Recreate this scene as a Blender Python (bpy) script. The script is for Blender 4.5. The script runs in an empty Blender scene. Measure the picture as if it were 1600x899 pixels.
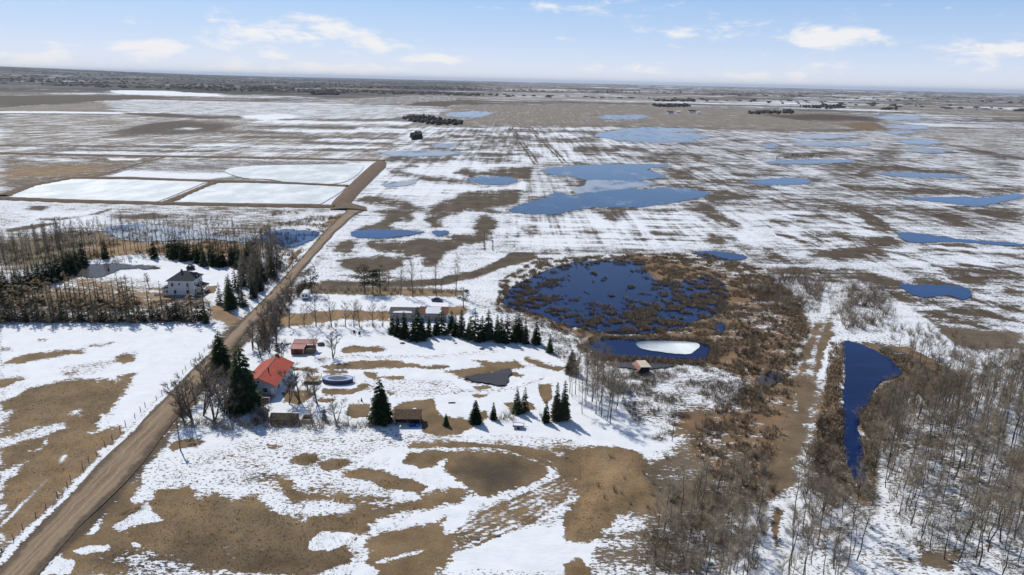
import bpy, math, random
import numpy as np
from mathutils import Vector, Matrix
from mathutils.geometry import tessellate_polygon
R = math.radians
random.seed(7)
rng = np.random.default_rng(11)
scene = bpy.context.scene
COL = scene.collection

# ------------------------------------------------------------------ camera
F = 1067.0; H = 80.0; CX, CY = 800, 449.5
ROLL = math.atan(0.0225)
PITCH = math.atan((CY - 127) / F * math.cos(ROLL))
cam_d = bpy.data.cameras.new("camera")
cam = bpy.data.objects.new("camera", cam_d); COL.objects.link(cam)
cam_d.sensor_width = 36; cam_d.lens = 36 * F / 1600
cam_d.clip_start = 1; cam_d.clip_end = 200000
fwd = Vector((0, math.cos(PITCH), -math.sin(PITCH)))
up0 = Vector((0, math.sin(PITCH), math.cos(PITCH)))
rt0 = Vector((1, 0, 0))
rt = rt0 * math.cos(ROLL) + up0 * math.sin(ROLL)
up = up0 * math.cos(ROLL) - rt0 * math.sin(ROLL)
cam.matrix_world = Matrix(((rt.x, up.x, -fwd.x, 0), (rt.y, up.y, -fwd.y, 0), (rt.z, up.z, -fwd.z, H), (0, 0, 0, 1)))
scene.camera = cam

def at(x, y, z=0.0):
    """survey point of the photograph -> place on the ground plane at height z (metres)"""
    u, v = x - CX, CY - y
    d = rt * (u / F) + up * (v / F) + fwd
    t = (z - H) / d.z
    return np.array([d.x * t, d.y * t])

# ------------------------------------------------------------------ light
SUN_EL, SUN_AZ = R(47), R(-36)          # azimuth from +Y towards +X
sd = bpy.data.lights.new("sun", 'SUN'); sd.energy = 3.6; sd.angle = R(0.53); sd.color = (1.0, 0.955, 0.88)
sun = bpy.data.objects.new("sun", sd); COL.objects.link(sun)
sv = Vector((math.sin(SUN_AZ) * math.cos(SUN_EL), math.cos(SUN_AZ) * math.cos(SUN_EL), math.sin(SUN_EL)))
sun.rotation_euler = sv.to_track_quat('Z', 'Y').to_euler()
world = bpy.data.worlds.new("World"); scene.world = world; world.use_nodes = True
nt = world.node_tree; N = nt.nodes; L = nt.links; N.clear()
def nd(t, **k):
    n = N.new(t)
    for a, b in k.items(): setattr(n, a, b)
    return n
wo = nd('ShaderNodeOutputWorld'); bg = nd('ShaderNodeBackground'); bg.inputs['Strength'].default_value = 0.10
sky = nd('ShaderNodeTexSky', sky_type='NISHITA'); sky.sun_disc = False
sky.sun_elevation = SUN_EL; sky.sun_rotation = SUN_AZ; sky.altitude = 500; sky.air_density = 1.0; sky.dust_density = 0.3; sky.ozone_density = 2.5
geo = nd('ShaderNodeTexCoord')
def vmath(op, a, b=None):
    n = nd('ShaderNodeVectorMath', operation=op)
    for i, q in enumerate((a, b)):
        if q is None: continue
        if isinstance(q, (tuple, list)): n.inputs[i].default_value = q
        else: L.new(q, n.inputs[i])
    return n
def fmath(op, a, b=None, clamp=False):
    n = nd('ShaderNodeMath', operation=op); n.use_clamp = clamp
    for i, q in enumerate((a, b)):
        if q is None: continue
        if isinstance(q, (int, float)): n.inputs[i].default_value = q
        else: L.new(q, n.inputs[i])
    return n.outputs[0]
sep = nd('ShaderNodeSeparateXYZ'); L.new(geo.outputs['Generated'], sep.inputs[0])
az = fmath('ARCTAN2', sep.outputs[0], sep.outputs[1]); el = fmath('ARCSINE', sep.outputs[2])
cc = nd('ShaderNodeCombineXYZ'); L.new(fmath('MULTIPLY', az, 1.0), cc.inputs[0]); L.new(fmath('MULTIPLY', el, 2.6), cc.inputs[1])
# pale band towards the horizon, mixed over the physical sky
hz = nd('ShaderNodeMapRange', interpolation_type='SMOOTHSTEP'); L.new(el, hz.inputs[0])
hz.inputs[1].default_value = -0.01; hz.inputs[2].default_value = 0.30; hz.inputs[3].default_value = 0.92; hz.inputs[4].default_value = 0.0
gr = nd('ShaderNodeMapRange'); L.new(el, gr.inputs[0]); gr.inputs[1].default_value = 0.0; gr.inputs[2].default_value = 0.13
ramp = nd('ShaderNodeValToRGB'); L.new(gr.outputs[0], ramp.inputs[0])
ramp.color_ramp.elements[0].color = (8.6, 8.9, 9.9, 1); ramp.color_ramp.elements[1].color = (2.7, 5.0, 9.4, 1)
e = ramp.color_ramp.elements.new(0.4); e.color = (5.6, 7.0, 9.7, 1)
mx = nd('ShaderNodeMix', data_type='RGBA'); L.new(hz.outputs[0], mx.inputs[0]); L.new(sky.outputs[0], mx.inputs[6]); L.new(ramp.outputs[0], mx.inputs[7])
# clouds: noise in direction space, thicker where the low cumulus stand
nz = nd('ShaderNodeTexNoise'); nz.inputs['Scale'].default_value = 22; nz.inputs['Detail'].default_value = 9; nz.inputs['Roughness'].default_value = 0.62; nz.inputs['Distortion'].default_value = .35
L.new(cc.outputs[0], nz.inputs['Vector'])
def sky_dir(x, y):
    d = (rt * ((x - CX) / F) + up * ((CY - y) / F) + fwd).normalized()
    return math.atan2(d.x, d.y), math.asin(d.z)
total = None
for (x, y, wx, wy, k) in [(395, 52, 70, 17, .60), (470, 62, 45, 12, .42), (520, 46, 38, 13, .60), (590, 72, 70, 13, .44), (680, 92, 70, 9, .52), (235, 78, 52, 14, .62), (60, 95, 60, 16, .5), (375, 103, 30, 10, .48), (425, 88, 25, 8, .45),
                          (500, 108, 110, 10, .44), (1300, 58, 70, 19, .64), (1235, 60, 25, 9, .4), (1535, 80, 75, 13, .56), (1015, 106, 45, 8, .45), (930, 110, 40, 7, .4), (1200, 118, 90, 10, .45), (1090, 50, 120, 14, .25), (900, 14, 120, 12, .28)]:
    a0, e0 = sky_dir(x, y)
    dx = fmath('MULTIPLY', fmath('SUBTRACT', az, a0), F / wx); dy = fmath('MULTIPLY', fmath('SUBTRACT', el, e0), F / wy)
    r2 = fmath('ADD', fmath('MULTIPLY', dx, dx), fmath('MULTIPLY', dy, dy))
    g = fmath('MULTIPLY', fmath('EXPONENT', fmath('MULTIPLY', r2, -0.8)), k + .16)
    total = g if total is None else fmath('MAXIMUM', total, g)
# generic thin cloud everywhere else in the sky
nz2 = nd('ShaderNodeTexNoise'); nz2.inputs['Scale'].default_value = 3.2; nz2.inputs['Detail'].default_value = 5; L.new(cc.outputs[0], nz2.inputs['Vector'])
cw = nd('ShaderNodeCombineXYZ'); L.new(fmath('MULTIPLY', az, 1.0), cw.inputs[0]); L.new(fmath('MULTIPLY', el, 9.0), cw.inputs[1])
nz3 = nd('ShaderNodeTexNoise'); nz3.inputs['Scale'].default_value = 5.5; nz3.inputs['Detail'].default_value = 7; nz3.inputs['Roughness'].default_value = .55; L.new(cw.outputs[0], nz3.inputs['Vector'])
wisp = fmath('MULTIPLY', fmath('SUBTRACT', nz3.outputs[0], .48, True), 1.5)
total = fmath('ADD', fmath('ADD', total, fmath('MULTIPLY', nz2.outputs[0], 0.16)), wisp)
dens = nd('ShaderNodeMapRange', interpolation_type='SMOOTHSTEP'); L.new(fmath('ADD', total, fmath('MULTIPLY', fmath('SUBTRACT', nz.outputs[0], 0.5), 1.9)), dens.inputs[0])
dens.inputs[1].default_value = 0.36; dens.inputs[2].default_value = 0.92; dens.inputs[4].default_value = 0.85
mc = nd('ShaderNodeMix', data_type='RGBA'); L.new(dens.outputs[0], mc.inputs[0]); L.new(mx.outputs[2], mc.inputs[6]); mc.inputs[7].default_value = (9.6, 9.4, 9.3, 1)
L.new(mc.outputs[2], bg.inputs[0]); L.new(bg.outputs[0], wo.inputs[0])
vs = scene.view_settings; vs.view_transform = 'Standard'; vs.look = 'None'; vs.exposure = 0.0; vs.gamma = 1
scene.display_settings.display_device = 'sRGB'
scene.cycles.volume_bounces = 0
scene.cycles.max_bounces = 6; scene.cycles.transparent_max_bounces = 4

# ------------------------------------------------------------------ helpers
TAB = rng.random((256, 256))
def vnoise(x, y):
    xi = np.floor(x).astype(np.int64); yi = np.floor(y).astype(np.int64)
    fx = x - xi; fy = y - yi; fx = fx * fx * (3 - 2 * fx); fy = fy * fy * (3 - 2 * fy)
    a = TAB[xi & 255, yi & 255]; b = TAB[(xi + 1) & 255, yi & 255]; c = TAB[xi & 255, (yi + 1) & 255]; d = TAB[(xi + 1) & 255, (yi + 1) & 255]
    return (a * (1 - fx) + b * fx) * (1 - fy) + (c * (1 - fx) + d * fx) * fy
def fbm(x, y, o=4, g=0.55):
    s = 0; a = 1; t = 0
    for i in range(o):
        s = s + a * vnoise(x + 17.3 * i, y + 9.1 * i); t += a; a *= g; x = x * 2.03; y = y * 2.03
    return s / t
def sstep(a, b, x):
    t = np.clip((x - a) / (b - a), 0, 1); return t * t * (3 - 2 * t)
def psdf(px, py, P):
    d = np.full(px.shape, 1e18); ins = np.zeros(px.shape, bool); n = len(P)
    for i in range(n):
        ax, ay = P[i]; bx, by = P[(i + 1) % n]; ex, ey = bx - ax, by - ay
        t = np.clip(((px - ax) * ex + (py - ay) * ey) / (ex * ex + ey * ey + 1e-12), 0, 1)
        d = np.minimum(d, (px - ax - t * ex) ** 2 + (py - ay - t * ey) ** 2)
        c = (ay > py) != (by > py)
        with np.errstate(divide='ignore', invalid='ignore'):
            ins ^= c & (px < (ex) * (py - ay) / (ey if ey != 0 else 1e-12) + ax)
    d = np.sqrt(d); return np.where(ins, d, -d)
def lsdf(px, py, P):
    d = np.full(px.shape, 1e18)
    for i in range(len(P) - 1):
        ax, ay = P[i]; bx, by = P[i + 1]; ex, ey = bx - ax, by - ay
        t = np.clip(((px - ax) * ex + (py - ay) * ey) / (ex * ex + ey * ey + 1e-12), 0, 1)
        d = np.minimum(d, (px - ax - t * ex) ** 2 + (py - ay - t * ey) ** 2)
    return np.sqrt(d)

class NT:
    def __init__(s, name):
        s.m = bpy.data.materials.new(name); s.m.use_nodes = True; s.t = s.m.node_tree; s.n = s.t.nodes; s.l = s.t.links
        s.b = s.n['Principled BSDF']
    def new(s, t, **k):
        n = s.n.new(t)
        for a, b in k.items(): setattr(n, a, b)
        return n
    def put(s, q, sock):
        if hasattr(q, 'is_output'): s.l.new(q, sock)
        else: sock.default_value = q
    def math(s, op, a, b=0.0, clamp=False):
        n = s.new('ShaderNodeMath', operation=op); n.use_clamp = clamp; s.put(a, n.inputs[0]); s.put(b, n.inputs[1]); return n.outputs[0]
    def mix(s, f, a, b, mode='MIX'):
        n = s.new('ShaderNodeMix', data_type='RGBA', blend_type=mode); s.put(f, n.inputs[0]); s.put(a, n.inputs[6]); s.put(b, n.inputs[7]); return n.outputs[2]
    def rng(s, v, a, b, c=0.0, d=1.0, sm=False):
        n = s.new('ShaderNodeMapRange', interpolation_type='SMOOTHSTEP' if sm else 'LINEAR')
        for i, q in enumerate((v, a, b, c, d)): s.put(q, n.inputs[i])
        return n.outputs[0]
    def noise(s, scale, detail=4, rough=.55, vec=None, stretch=None, rot=0.0):
        n = s.new('ShaderNodeTexNoise'); n.inputs['Scale'].default_value = scale; n.inputs['Detail'].default_value = detail; n.inputs['Roughness'].default_value = rough
        g = vec or s.pos()
        if stretch:
            mp = s.new('ShaderNodeMapping'); mp.inputs['Scale'].default_value = stretch; mp.inputs['Rotation'].default_value = (0, 0, rot); s.l.new(g, mp.inputs[0]); g = mp.outputs[0]
        s.l.new(g, n.inputs['Vector']); return n.outputs[0]
    def pos(s):
        if not hasattr(s, '_p'): s._p = s.new('ShaderNodeNewGeometry').outputs['Position']
        return s._p
    def obj(s):
        if not hasattr(s, '_o'): s._o = s.new('ShaderNodeTexCoord').outputs['Object']
        return s._o
    def attr(s, name, col=False):
        n = s.new('ShaderNodeAttribute'); n.attribute_name = name; return n.outputs['Color' if col else 'Fac']
    def bump(s, h, strength=.4, dist=.1):
        b = s.new('ShaderNodeBump'); b.inputs['Strength'].default_value = strength; b.inputs['Distance'].default_value = dist
        s.l.new(h, b.inputs['Height']); s.l.new(b.outputs[0], s.b.inputs['Normal'])
def c4(c): return (c[0], c[1], c[2], 1)
def simple(name, c, rough=.8, var=.25, scale=2.0, c2=None, bump=0.0, spec=.3, stretch=None, metallic=0):
    t = NT(name); n = t.noise(scale, 5, .6, vec=t.obj(), stretch=stretch)
    a = tuple(v * (1 - var) for v in c); b = c2 or tuple(min(1, v * (1 + var)) for v in c)
    col = t.mix(t.rng(n, .3, .7), c4(a), c4(b)); t.put(col, t.b.inputs['Base Color'])
    t.b.inputs['Roughness'].default_value = rough; t.b.inputs['Specular IOR Level'].default_value = spec; t.b.inputs['Metallic'].default_value = metallic
    if bump: t.bump(n, bump, .05)
    return t.m
def varied(name, c, amt=.35, rough=.9, fine=1.5):
    """material whose tone differs from one plant to the next"""
    t = NT(name); oi = t.new('ShaderNodeObjectInfo').outputs['Random']
    n = t.noise(fine, 3, .6)
    f = t.math('MULTIPLY', t.rng(oi, 0, 1, 1 - amt, 1 + amt), t.rng(n, .3, .7, .75, 1.25))
    cmb = t.new('ShaderNodeVectorMath', operation='SCALE'); cmb.inputs[0].default_value = c; t.put(f, cmb.inputs['Scale'])
    t.put(cmb.outputs[0], t.b.inputs['Base Color']); t.b.inputs['Roughness'].default_value = rough; t.b.inputs['Specular IOR Level'].default_value = .1
    return t.m

def raw_mesh(name, V, T, mat=None, smooth=False):
    V = np.asarray(V, dtype=np.float32); T = np.asarray(T, dtype=np.int32)
    me = bpy.data.meshes.new(name); k = T.shape[1]
    me.vertices.add(len(V)); me.vertices.foreach_set('co', V.ravel())
    me.loops.add(T.size); me.loops.foreach_set('vertex_index', T.ravel())
    me.polygons.add(len(T)); me.polygons.foreach_set('loop_start', np.arange(0, T.size, k, dtype=np.int32))
    me.update(calc_edges=True)
    if smooth: me.polygons.foreach_set('use_smooth', np.ones(len(T), bool))
    if mat: me.materials.append(mat)
    return me
def link(name, me, parent=None, loc=(0, 0, 0), rz=0.0, sc=1.0):
    o = bpy.data.objects.new(name, me); COL.objects.link(o); o.location = loc; o.rotation_euler = (0, 0, rz)
    o.scale = (sc, sc, sc) if isinstance(sc, (int, float)) else sc
    if parent: o.parent = parent
    return o
def tag(o, label, cat, group=None, kind=None):
    if label: o['label'] = label
    if cat: o['category'] = cat
    if group: o['group'] = group
    if kind: o['kind'] = kind
    return o
def struct(o, label=None): o['kind'] = 'structure'; (label and o.__setitem__('label', label)); return o

class MB:
    """collects polygons of any size, builds ONE mesh object"""
    def __init__(s): s.v = []; s.f = []
    def face(s, pts):
        i = len(s.v); s.v += [tuple(p) for p in pts]; s.f.append(tuple(range(i, i + len(pts)))); return s
    def box(s, x0, x1, y0, y1, z0, z1):
        i = len(s.v); s.v += [(x0, y0, z0), (x1, y0, z0), (x1, y1, z0), (x0, y1, z0), (x0, y0, z1), (x1, y0, z1), (x1, y1, z1), (x0, y1, z1)]
        s.f += [tuple(i + k for k in q) for q in ((0, 3, 2, 1), (4, 5, 6, 7), (0, 1, 5, 4), (1, 2, 6, 5), (2, 3, 7, 6), (3, 0, 4, 7))]; return s
    def slab(s, pts, t):
        """thick sheet from a polygon of 3-D points, thickness t downwards"""
        n = len(pts); i = len(s.v); s.v += [tuple(p) for p in pts] + [(p[0], p[1], p[2] - t) for p in pts]
        s.f.append(tuple(range(i, i + n))); s.f.append(tuple(range(i + 2 * n - 1, i + n - 1, -1)))
        for k in range(n): s.f.append((i + k, i + n + k, i + n + (k + 1) % n, i + (k + 1) % n))
        return s
    def prism(s, poly, y0, y1):
        """poly in x,z extruded along y"""
        n = len(poly); i = len(s.v); s.v += [(p[0], y0, p[1]) for p in poly] + [(p[0], y1, p[1]) for p in poly]
        s.f.append(tuple(range(i, i + n))); s.f.append(tuple(range(i + 2 * n - 1, i + n - 1, -1)))
        for k in range(n): s.f.append((i + k, i + n + k, i + n + (k + 1) % n, i + (k + 1) % n))
        return s
    def cyl(s, x, y, z0, z1, r0, r1=None, n=10, ry=None):
        r1 = r0 if r1 is None else r1; i = len(s.v)
        for z, r in ((z0, r0), (z1, r1)):
            for k in range(n): a = 2 * math.pi * k / n; s.v.append((x + r * math.cos(a), y + (ry or 1) * r * math.sin(a), z))
        s.f.append(tuple(i + n + k for k in range(n))); s.f.append(tuple(i + n - 1 - k for k in range(n)))
        for k in range(n): s.f.append((i + k, i + (k + 1) % n, i + n + (k + 1) % n, i + n + k))
        return s
    def wheel(s, x, y, z, r, w, n=14):
        i = len(s.v)
        for xx in (x - w / 2, x + w / 2):
            for k in range(n): a = 2 * math.pi * k / n; s.v.append((xx, y + r * math.cos(a), z + r * math.sin(a)))
        s.f.append(tuple(i + k for k in range(n))); s.f.append(tuple(i + 2 * n - 1 - k for k in range(n)))
        for k in range(n): s.f.append((i + k, i + n + k, i + n + (k + 1) % n, i + (k + 1) % n))
        return s
    def tube(s, a, b, r0, r1, n=5):
        a = Vector(a); b = Vector(b); d = (b - a).normalized(); q = d.orthogonal().normalized(); w = d.cross(q); i = len(s.v)
        for p, r in ((a, r0), (b, r1)):
            for k in range(n): t = 2 * math.pi * k / n; s.v.append(tuple(p + q * (r * math.cos(t)) + w * (r * math.sin(t))))
        for k in range(n): s.f.append((i + k, i + (k + 1) % n, i + n + (k + 1) % n, i + n + k))
        s.f.append(tuple(i + n + k for k in range(n))); return s
    def sliver(s, a, b, w, side):
        a = Vector(a); b = Vector(b); q = Vector(side) * w; i = len(s.v)
        s.v += [tuple(a - q), tuple(a + q), tuple(b)]; s.f.append((i, i + 1, i + 2)); return s
    def mesh(s, name, mat):
        me = bpy.data.meshes.new(name); me.from_pydata(s.v, [], s.f); me.update(); me.materials.append(mat); return me
    def build(s, name, mat, parent=None, loc=(0, 0, 0), rz=0.0): return link(name, s.mesh(name, mat), parent, loc, rz)

# ------------------------------------------------------------------ ground sheet
SOIL = dict(grass=(.20, .142, .082), mud=(.085, .066, .05), earth=(.098, .075, .053), tan=(.27, .185, .105), stubble=(.225, .195, .16), far=(.10, .082, .068), brush=(.15, .118, .085), wood=(.03, .03, .031),
            reed=(.20, .135, .08), olive=(.15, .125, .08), dark=(.06, .05, .042), grey=(.165, .145, .125), ice=(.5, .56, .6), dirt=(.28, .19, .115), orange=(.21, .135, .078), trail=(.17, .125, .08))
th_f = np.arange(-46, 46.01, 0.125) * math.pi / 180
th_c = np.arange(52, 309, 6) * math.pi / 180
TH = np.concatenate([th_f, th_c])
rad = [8.0, 20, 35, 50, 65, 78, 86]
d = 90.0
while d < 90000: rad.append(d); d *= 1 + 0.0031 * min((d / 110) ** 0.5, 12)
RAD = np.array(rad); nr, ntt = len(RAD), len(TH)
TT, RR = np.meshgrid(TH, RAD)
GX = (RR * np.sin(TT)).ravel(); GY = (RR * np.cos(TT)).ravel(); GR = RR.ravel()
def terrain(x, y):
    r = np.hypot(x, y)
    a = np.arctan2(x, y)
    z = sstep(5000, 17000, r) * 150 * sstep(-0.28, -0.75, a) * (r / 17000) ** .5 * sstep(90000, 30000, r)
    z = z + sstep(3500, 9000, r) * (fbm(x / 5200 + 3, y / 5200, 4) - .5) * 34 * np.minimum(r / 9000, 2.2)
    z = z + sstep(40, 160, r) * sstep(4000, 500, r) * (fbm(x / 26, y / 26, 3) - .5) * .30
    return z
GZ = terrain(GX, GY)
snow = np.full(GX.shape, .55); rough = np.full(GX.shape, .6); fur = np.full(GX.shape, .25)
soil = np.tile(np.array(SOIL['stubble']), (len(GX), 1)); fr = GX * 0
FWD = (GY > 60) & (np.abs(np.arctan2(GX, GY)) < 0.86)

def paint(pts, s=None, r=None, c=None, e=2.0, w=3.0, f=None, k=1.0, line=None, z=0):
    """lay a patch of ground cover: pts are survey points, e soft edge and w raggedness in units of one survey step"""
    P = np.array([at(x, max(y, 112 + 0.0225 * x)) for x, y in pts]); c0 = P.mean(0); dd = max(c0[1], 95)
    rngd = math.hypot(dd, H); ux = dd * 1.03 / F; uy = dd * dd / (F * H) * (1 + (H / dd) ** 2)
    mrg = (abs(e) + w + (line or 0)) * 1.6 + 2
    lo = P.min(0) - np.array([ux, uy]) * mrg; hi = P.max(0) + np.array([ux, uy]) * mrg
    idx = np.nonzero((GX > lo[0]) & (GX < hi[0]) & (GY > lo[1]) & (GY < hi[1]))[0]
    if not len(idx): return
    x = GX[idx] / ux; y = GY[idx] / uy; sx = 10.0; off = (len(pts) * 7.7 + pts[0][0])
    if w:
        x2 = x + (fbm(x / 26 + off, y / sx + off, 5, .8) - .5) * w * 8; y2 = y + (fbm(x / 26 + off + 50, y / sx - off, 5, .8) - .5) * w * 4
    else: x2, y2 = x, y
    Q = P / np.array([ux, uy])
    if line: dsd = line - lsdf(x2, y2, Q)
    else: dsd = psdf(x2, y2, Q)
    e_ = e * 2.1 if w >= 1.4 else e
    m = sstep(-e_, e_, dsd + (e * .5 if line else 0)) * k
    if s is not None: snow[idx] += (s - snow[idx]) * m
    if r is not None: rough[idx] += (r - rough[idx]) * m
    if s is not None and w >= 1.4: rough[idx] += .5 * np.clip(4 * m * (1 - m), 0, 1) * k * (1 if s < .5 else .6) * (rough[idx] < 1.0)
    if f is not None: fur[idx] += (f - fur[idx]) * m
    if c is not None: soil[idx] += (np.array(SOIL[c]) - soil[idx]) * m[:, None]

ponds = [
 ([(845, 267), (875, 261), (950, 257), (1012, 257), (1050, 260), (1012, 265), (1040, 275), (1012, 281), (950, 285), (925, 284), (887, 276), (855, 272)], 'far', 'frost-streaked pale blue pond above the larger slough in the snowy fields'),
 ([(795, 329), (820, 318), (850, 310), (870, 302), (900, 305), (940, 296), (985, 291), (1000, 297), (1040, 293), (1085, 297), (1109, 303), (1090, 310), (1050, 318), (1000, 324), (940, 325), (900, 328), (870, 335), (830, 335), (798, 332)], 'far', 'largest blue slough in the middle of the snowy fields'),
 ([(918, 283), (960, 282), (1000, 283), (1022, 289), (990, 294), (945, 299), (905, 303), (893, 296), (912, 290)], 'icy', 'ice-streaked neck of water joining the two big sloughs'),
 ([(728, 280), (760, 276), (800, 278), (808, 284), (790, 289), (765, 289), (740, 284)], 'far', 'small oval pond left of the two big sloughs'),
 ([(930, 212), (960, 205), (1000, 200), (1060, 201), (1095, 205), (1050, 208), (1106, 212), (1090, 219), (1070, 222), (990, 222), (950, 217)], 'far', 'blue slough at the edge of the bare stubble field'),
 ([(935, 183), (960, 180), (1007, 181), (1005, 186), (950, 187)], 'icy', 'pale icy pond in the middle of the stubble field'),
 ([(700, 177), (740, 174), (770, 177), (745, 183), (705, 183)], 'far', 'far pond beside the dark tree bluff'),
 ([(598, 238), (680, 236), (730, 240), (670, 245), (610, 244)], 'icy', 'icy meltwater at the north end of the road'),
 ([(600, 288), (650, 282), (645, 288), (610, 293)], 'icy', 'icy meltwater right of the road junction'),
 ([(675, 226), (715, 225), (700, 230), (680, 230)], 'icy', 'icy streak in the striped field'),
 ([(548, 364), (565, 360), (615, 360), (662, 363), (640, 368), (600, 373), (555, 371)], 'mid', 'narrow blue pond in the brown and white field beside the road'),
 ([(675, 362), (698, 362), (699, 367), (685, 369)], 'mid', 'tiny blue pool in the brown and white field'),
 ([(1085, 395), (1110, 393), (1162, 400), (1155, 407), (1110, 405)], 'mid', 'small blue pond above the cattail marsh'),
 ([(1405, 445), (1430, 446), (1500, 448), (1518, 462), (1505, 469), (1480, 463), (1440, 465), (1415, 455)], 'mid', 'blue pond in the snow above the right hand grove'),
 ([(1405, 364), (1440, 366), (1510, 375), (1600, 382), (1600, 386), (1490, 379), (1430, 380), (1407, 372)], 'mid', 'tapering blue pond with a long tail to the right edge'),
 ([(1412, 310), (1450, 308), (1540, 308), (1590, 303), (1597, 308), (1560, 318), (1520, 323), (1480, 318)], 'mid', 'long blue pond near the right edge'),
 ([(1168, 284), (1200, 280), (1240, 278), (1270, 284), (1250, 288), (1200, 290)], 'mid', 'small blue pond between the big slough and the brown fork'),
 ([(1370, 272), (1400, 270), (1450, 271), (1510, 275), (1500, 278), (1420, 278)], 'far', 'thin blue pond below the brown fork'),
 ([(1370, 183), (1400, 180), (1440, 183), (1430, 188), (1380, 187)], 'far', 'far blue pond below the small bluff'),
 ([(1390, 198), (1430, 195), (1452, 199), (1440, 203), (1395, 201)], 'far', 'far pond right of the brown slope end'),
 ([(1380, 206), (1420, 205), (1432, 208), (1400, 210)], 'far', 'thin far pond right of the brown slope'),
 ([(1230, 213), (1290, 211), (1330, 214), (1280, 218)], 'far', 'upper of the two long ponds in the far snow'),
 ([(1240, 222), (1300, 222), (1362, 225), (1330, 229), (1260, 228)], 'far', 'lower of the two long ponds in the far snow'),
 ([(1195, 253), (1240, 250), (1320, 250), (1333, 254), (1260, 257), (1205, 256)], 'far', 'long thin pond behind the row of low bushes'),
 ([(1405, 220), (1450, 218), (1474, 224), (1430, 227)], 'far', 'pond beside the brown trail in the far snow'),
 ([(1415, 234), (1460, 232), (1490, 236), (1450, 240)], 'icy', 'icy pond below the brown trail'),
 ([(1190, 228), (1215, 226), (1212, 231), (1195, 231)], 'far', 'tiny far pool left of the long ponds'),
 ([(165, 355), (250, 353), (330, 365), (390, 370), (392, 380), (320, 374), (250, 378), (190, 374)], 'icy', 'grey half-frozen pond behind the poplar row'),
 ([(412, 366), (440, 360), (497, 363), (490, 375), (455, 387), (430, 382), (405, 376)], 'mid', 'blue marsh pond left of the gravel road'),
 ([(135, 415), (190, 413), (247, 418), (240, 421), (190, 422), (165, 432), (140, 434), (112, 430)], 'dark', 'frozen dugout beside the white farmhouse clearing'),  # dark water colour stands in for the trees reflected in the dugout
 ([(785, 472), (800, 450), (840, 430), (870, 418), (905, 411), (960, 408), (1000, 410), (1012, 425), (1030, 440), (1085, 440), (1105, 430), (1130, 445), (1137, 465), (1130, 487), (1090, 502), (1060, 514), (1020, 522), (960, 522), (920, 517), (880, 507), (840, 492), (800, 482)], 'deep', 'wide open water of the cattail marsh'),
 ([(922, 538), (935, 532), (1010, 533), (1080, 536), (1110, 540), (1105, 555), (1100, 563), (1040, 561), (980, 560), (940, 555), (925, 548)], 'deep', 'deep blue dugout pond with an ice floe'),
 ([(955, 569), (990, 563), (1030, 569), (1055, 572), (1020, 578), (990, 577), (965, 574)], 'dark', 'narrow dark pool behind the little hut'),
 ([(1318, 536), (1345, 540), (1370, 550), (1395, 567), (1409, 584), (1395, 592), (1378, 596), (1364, 610), (1362, 626), (1345, 645), (1340, 670), (1346, 695), (1352, 740), (1350, 762), (1335, 750), (1322, 720), (1316, 690), (1317, 620), (1320, 580)], 'deep', 'long deep blue ditch pond beside the trail'),
 ([(727, 591), (770, 583), (795, 577), (797, 588), (786, 603), (760, 599), (735, 595)], 'dark', 'dark meltwater puddle in the yard'),
 ([(1185, 592), (1200, 582), (1222, 584), (1215, 600), (1190, 602)], 'dark', 'small dark pool among the reeds beside the trail'),
 ([(1118, 508), (1132, 508), (1130, 522), (1120, 520)], 'deep', 'tiny pool at the right end of the marsh'),
]
SHORES = [(p_, l_) for p_, m_, l_ in ponds]
# far prairie: quarter sections of different cover
dist = np.hypot(GX, GY)
cxs = np.floor((GX + 110) / 805); cys = np.floor((GY - 690) / 805)
hh = TAB[(cxs * 7 + 31).astype(int) & 255, (cys * 13 + 5).astype(int) & 255]
hh2 = TAB[(cxs * 3 + 91).astype(int) & 255, (cys * 11 + 55).astype(int) & 255]
farm = sstep(850, 1500, dist)
f1 = fbm(GX / 900, GY / 420, 5); f2 = fbm(GX / 520 + 40, GY / 70, 5, .7)
snow[:] = .80 + farm * (-.55 + (hh - .4) * .35 + (f1 - .5) * 1.0 + (f2 - .5) * 1.7)
snow[:] = np.clip(snow, 0, 1)
rough[:] = .75; fur[:] = .35
for i, nm in ((0, 'stubble'), (1, 'far'), (2, 'earth'), (3, 'grey')):
    mm = (np.floor(hh2 * 4) == i) & (farm > .2); soil[mm] = SOIL[nm]
left_wood = sstep(1900, 4200, dist) * sstep(.05, -.2, np.arctan2(GX, GY))
soil += (np.array(SOIL['wood']) - soil) * (left_wood * (.35 + .65 * sstep(.42, .56, fbm(GX / 1500 + 9, GY / 700, 5))))[:, None]
snow -= left_wood * .28
GA = globals()
def P(pts, **k): paint(pts, **k)
# --- left far fields
P([(0, 178), (250, 180), (460, 190), (700, 196), (640, 215), (590, 252), (300, 246), (0, 241)], s=.36, r=.5, c='stubble', f=.9, e=2, w=1)
P([(0, 222), (300, 226), (560, 234), (560, 250), (0, 240)], s=.55, r=.6, c='stubble', f=1.2, e=5, w=2)
P([(150, 157), (400, 160), (560, 166), (690, 170), (685, 180), (640, 178), (610, 186), (480, 186), (400, 182), (300, 180), (190, 175)], s=.62, r=.9, f=.9, e=1.2, w=1)
P([(170, 141), (250, 142), (340, 147), (345, 151), (280, 150), (180, 146)], s=.95, r=.2, e=1, w=.6)
P([(0, 150), (170, 149), (300, 152), (150, 158), (0, 168)], s=.05, r=.2, c='mud', e=1, w=.8)
P([(0, 168), (160, 160), (170, 173), (0, 174)], s=.3, r=.4, c='stubble', e=1, w=.5)
P([(0, 174), (250, 176), (250, 178), (0, 177)], s=.95, r=.2, e=.8, w=.3)
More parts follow.
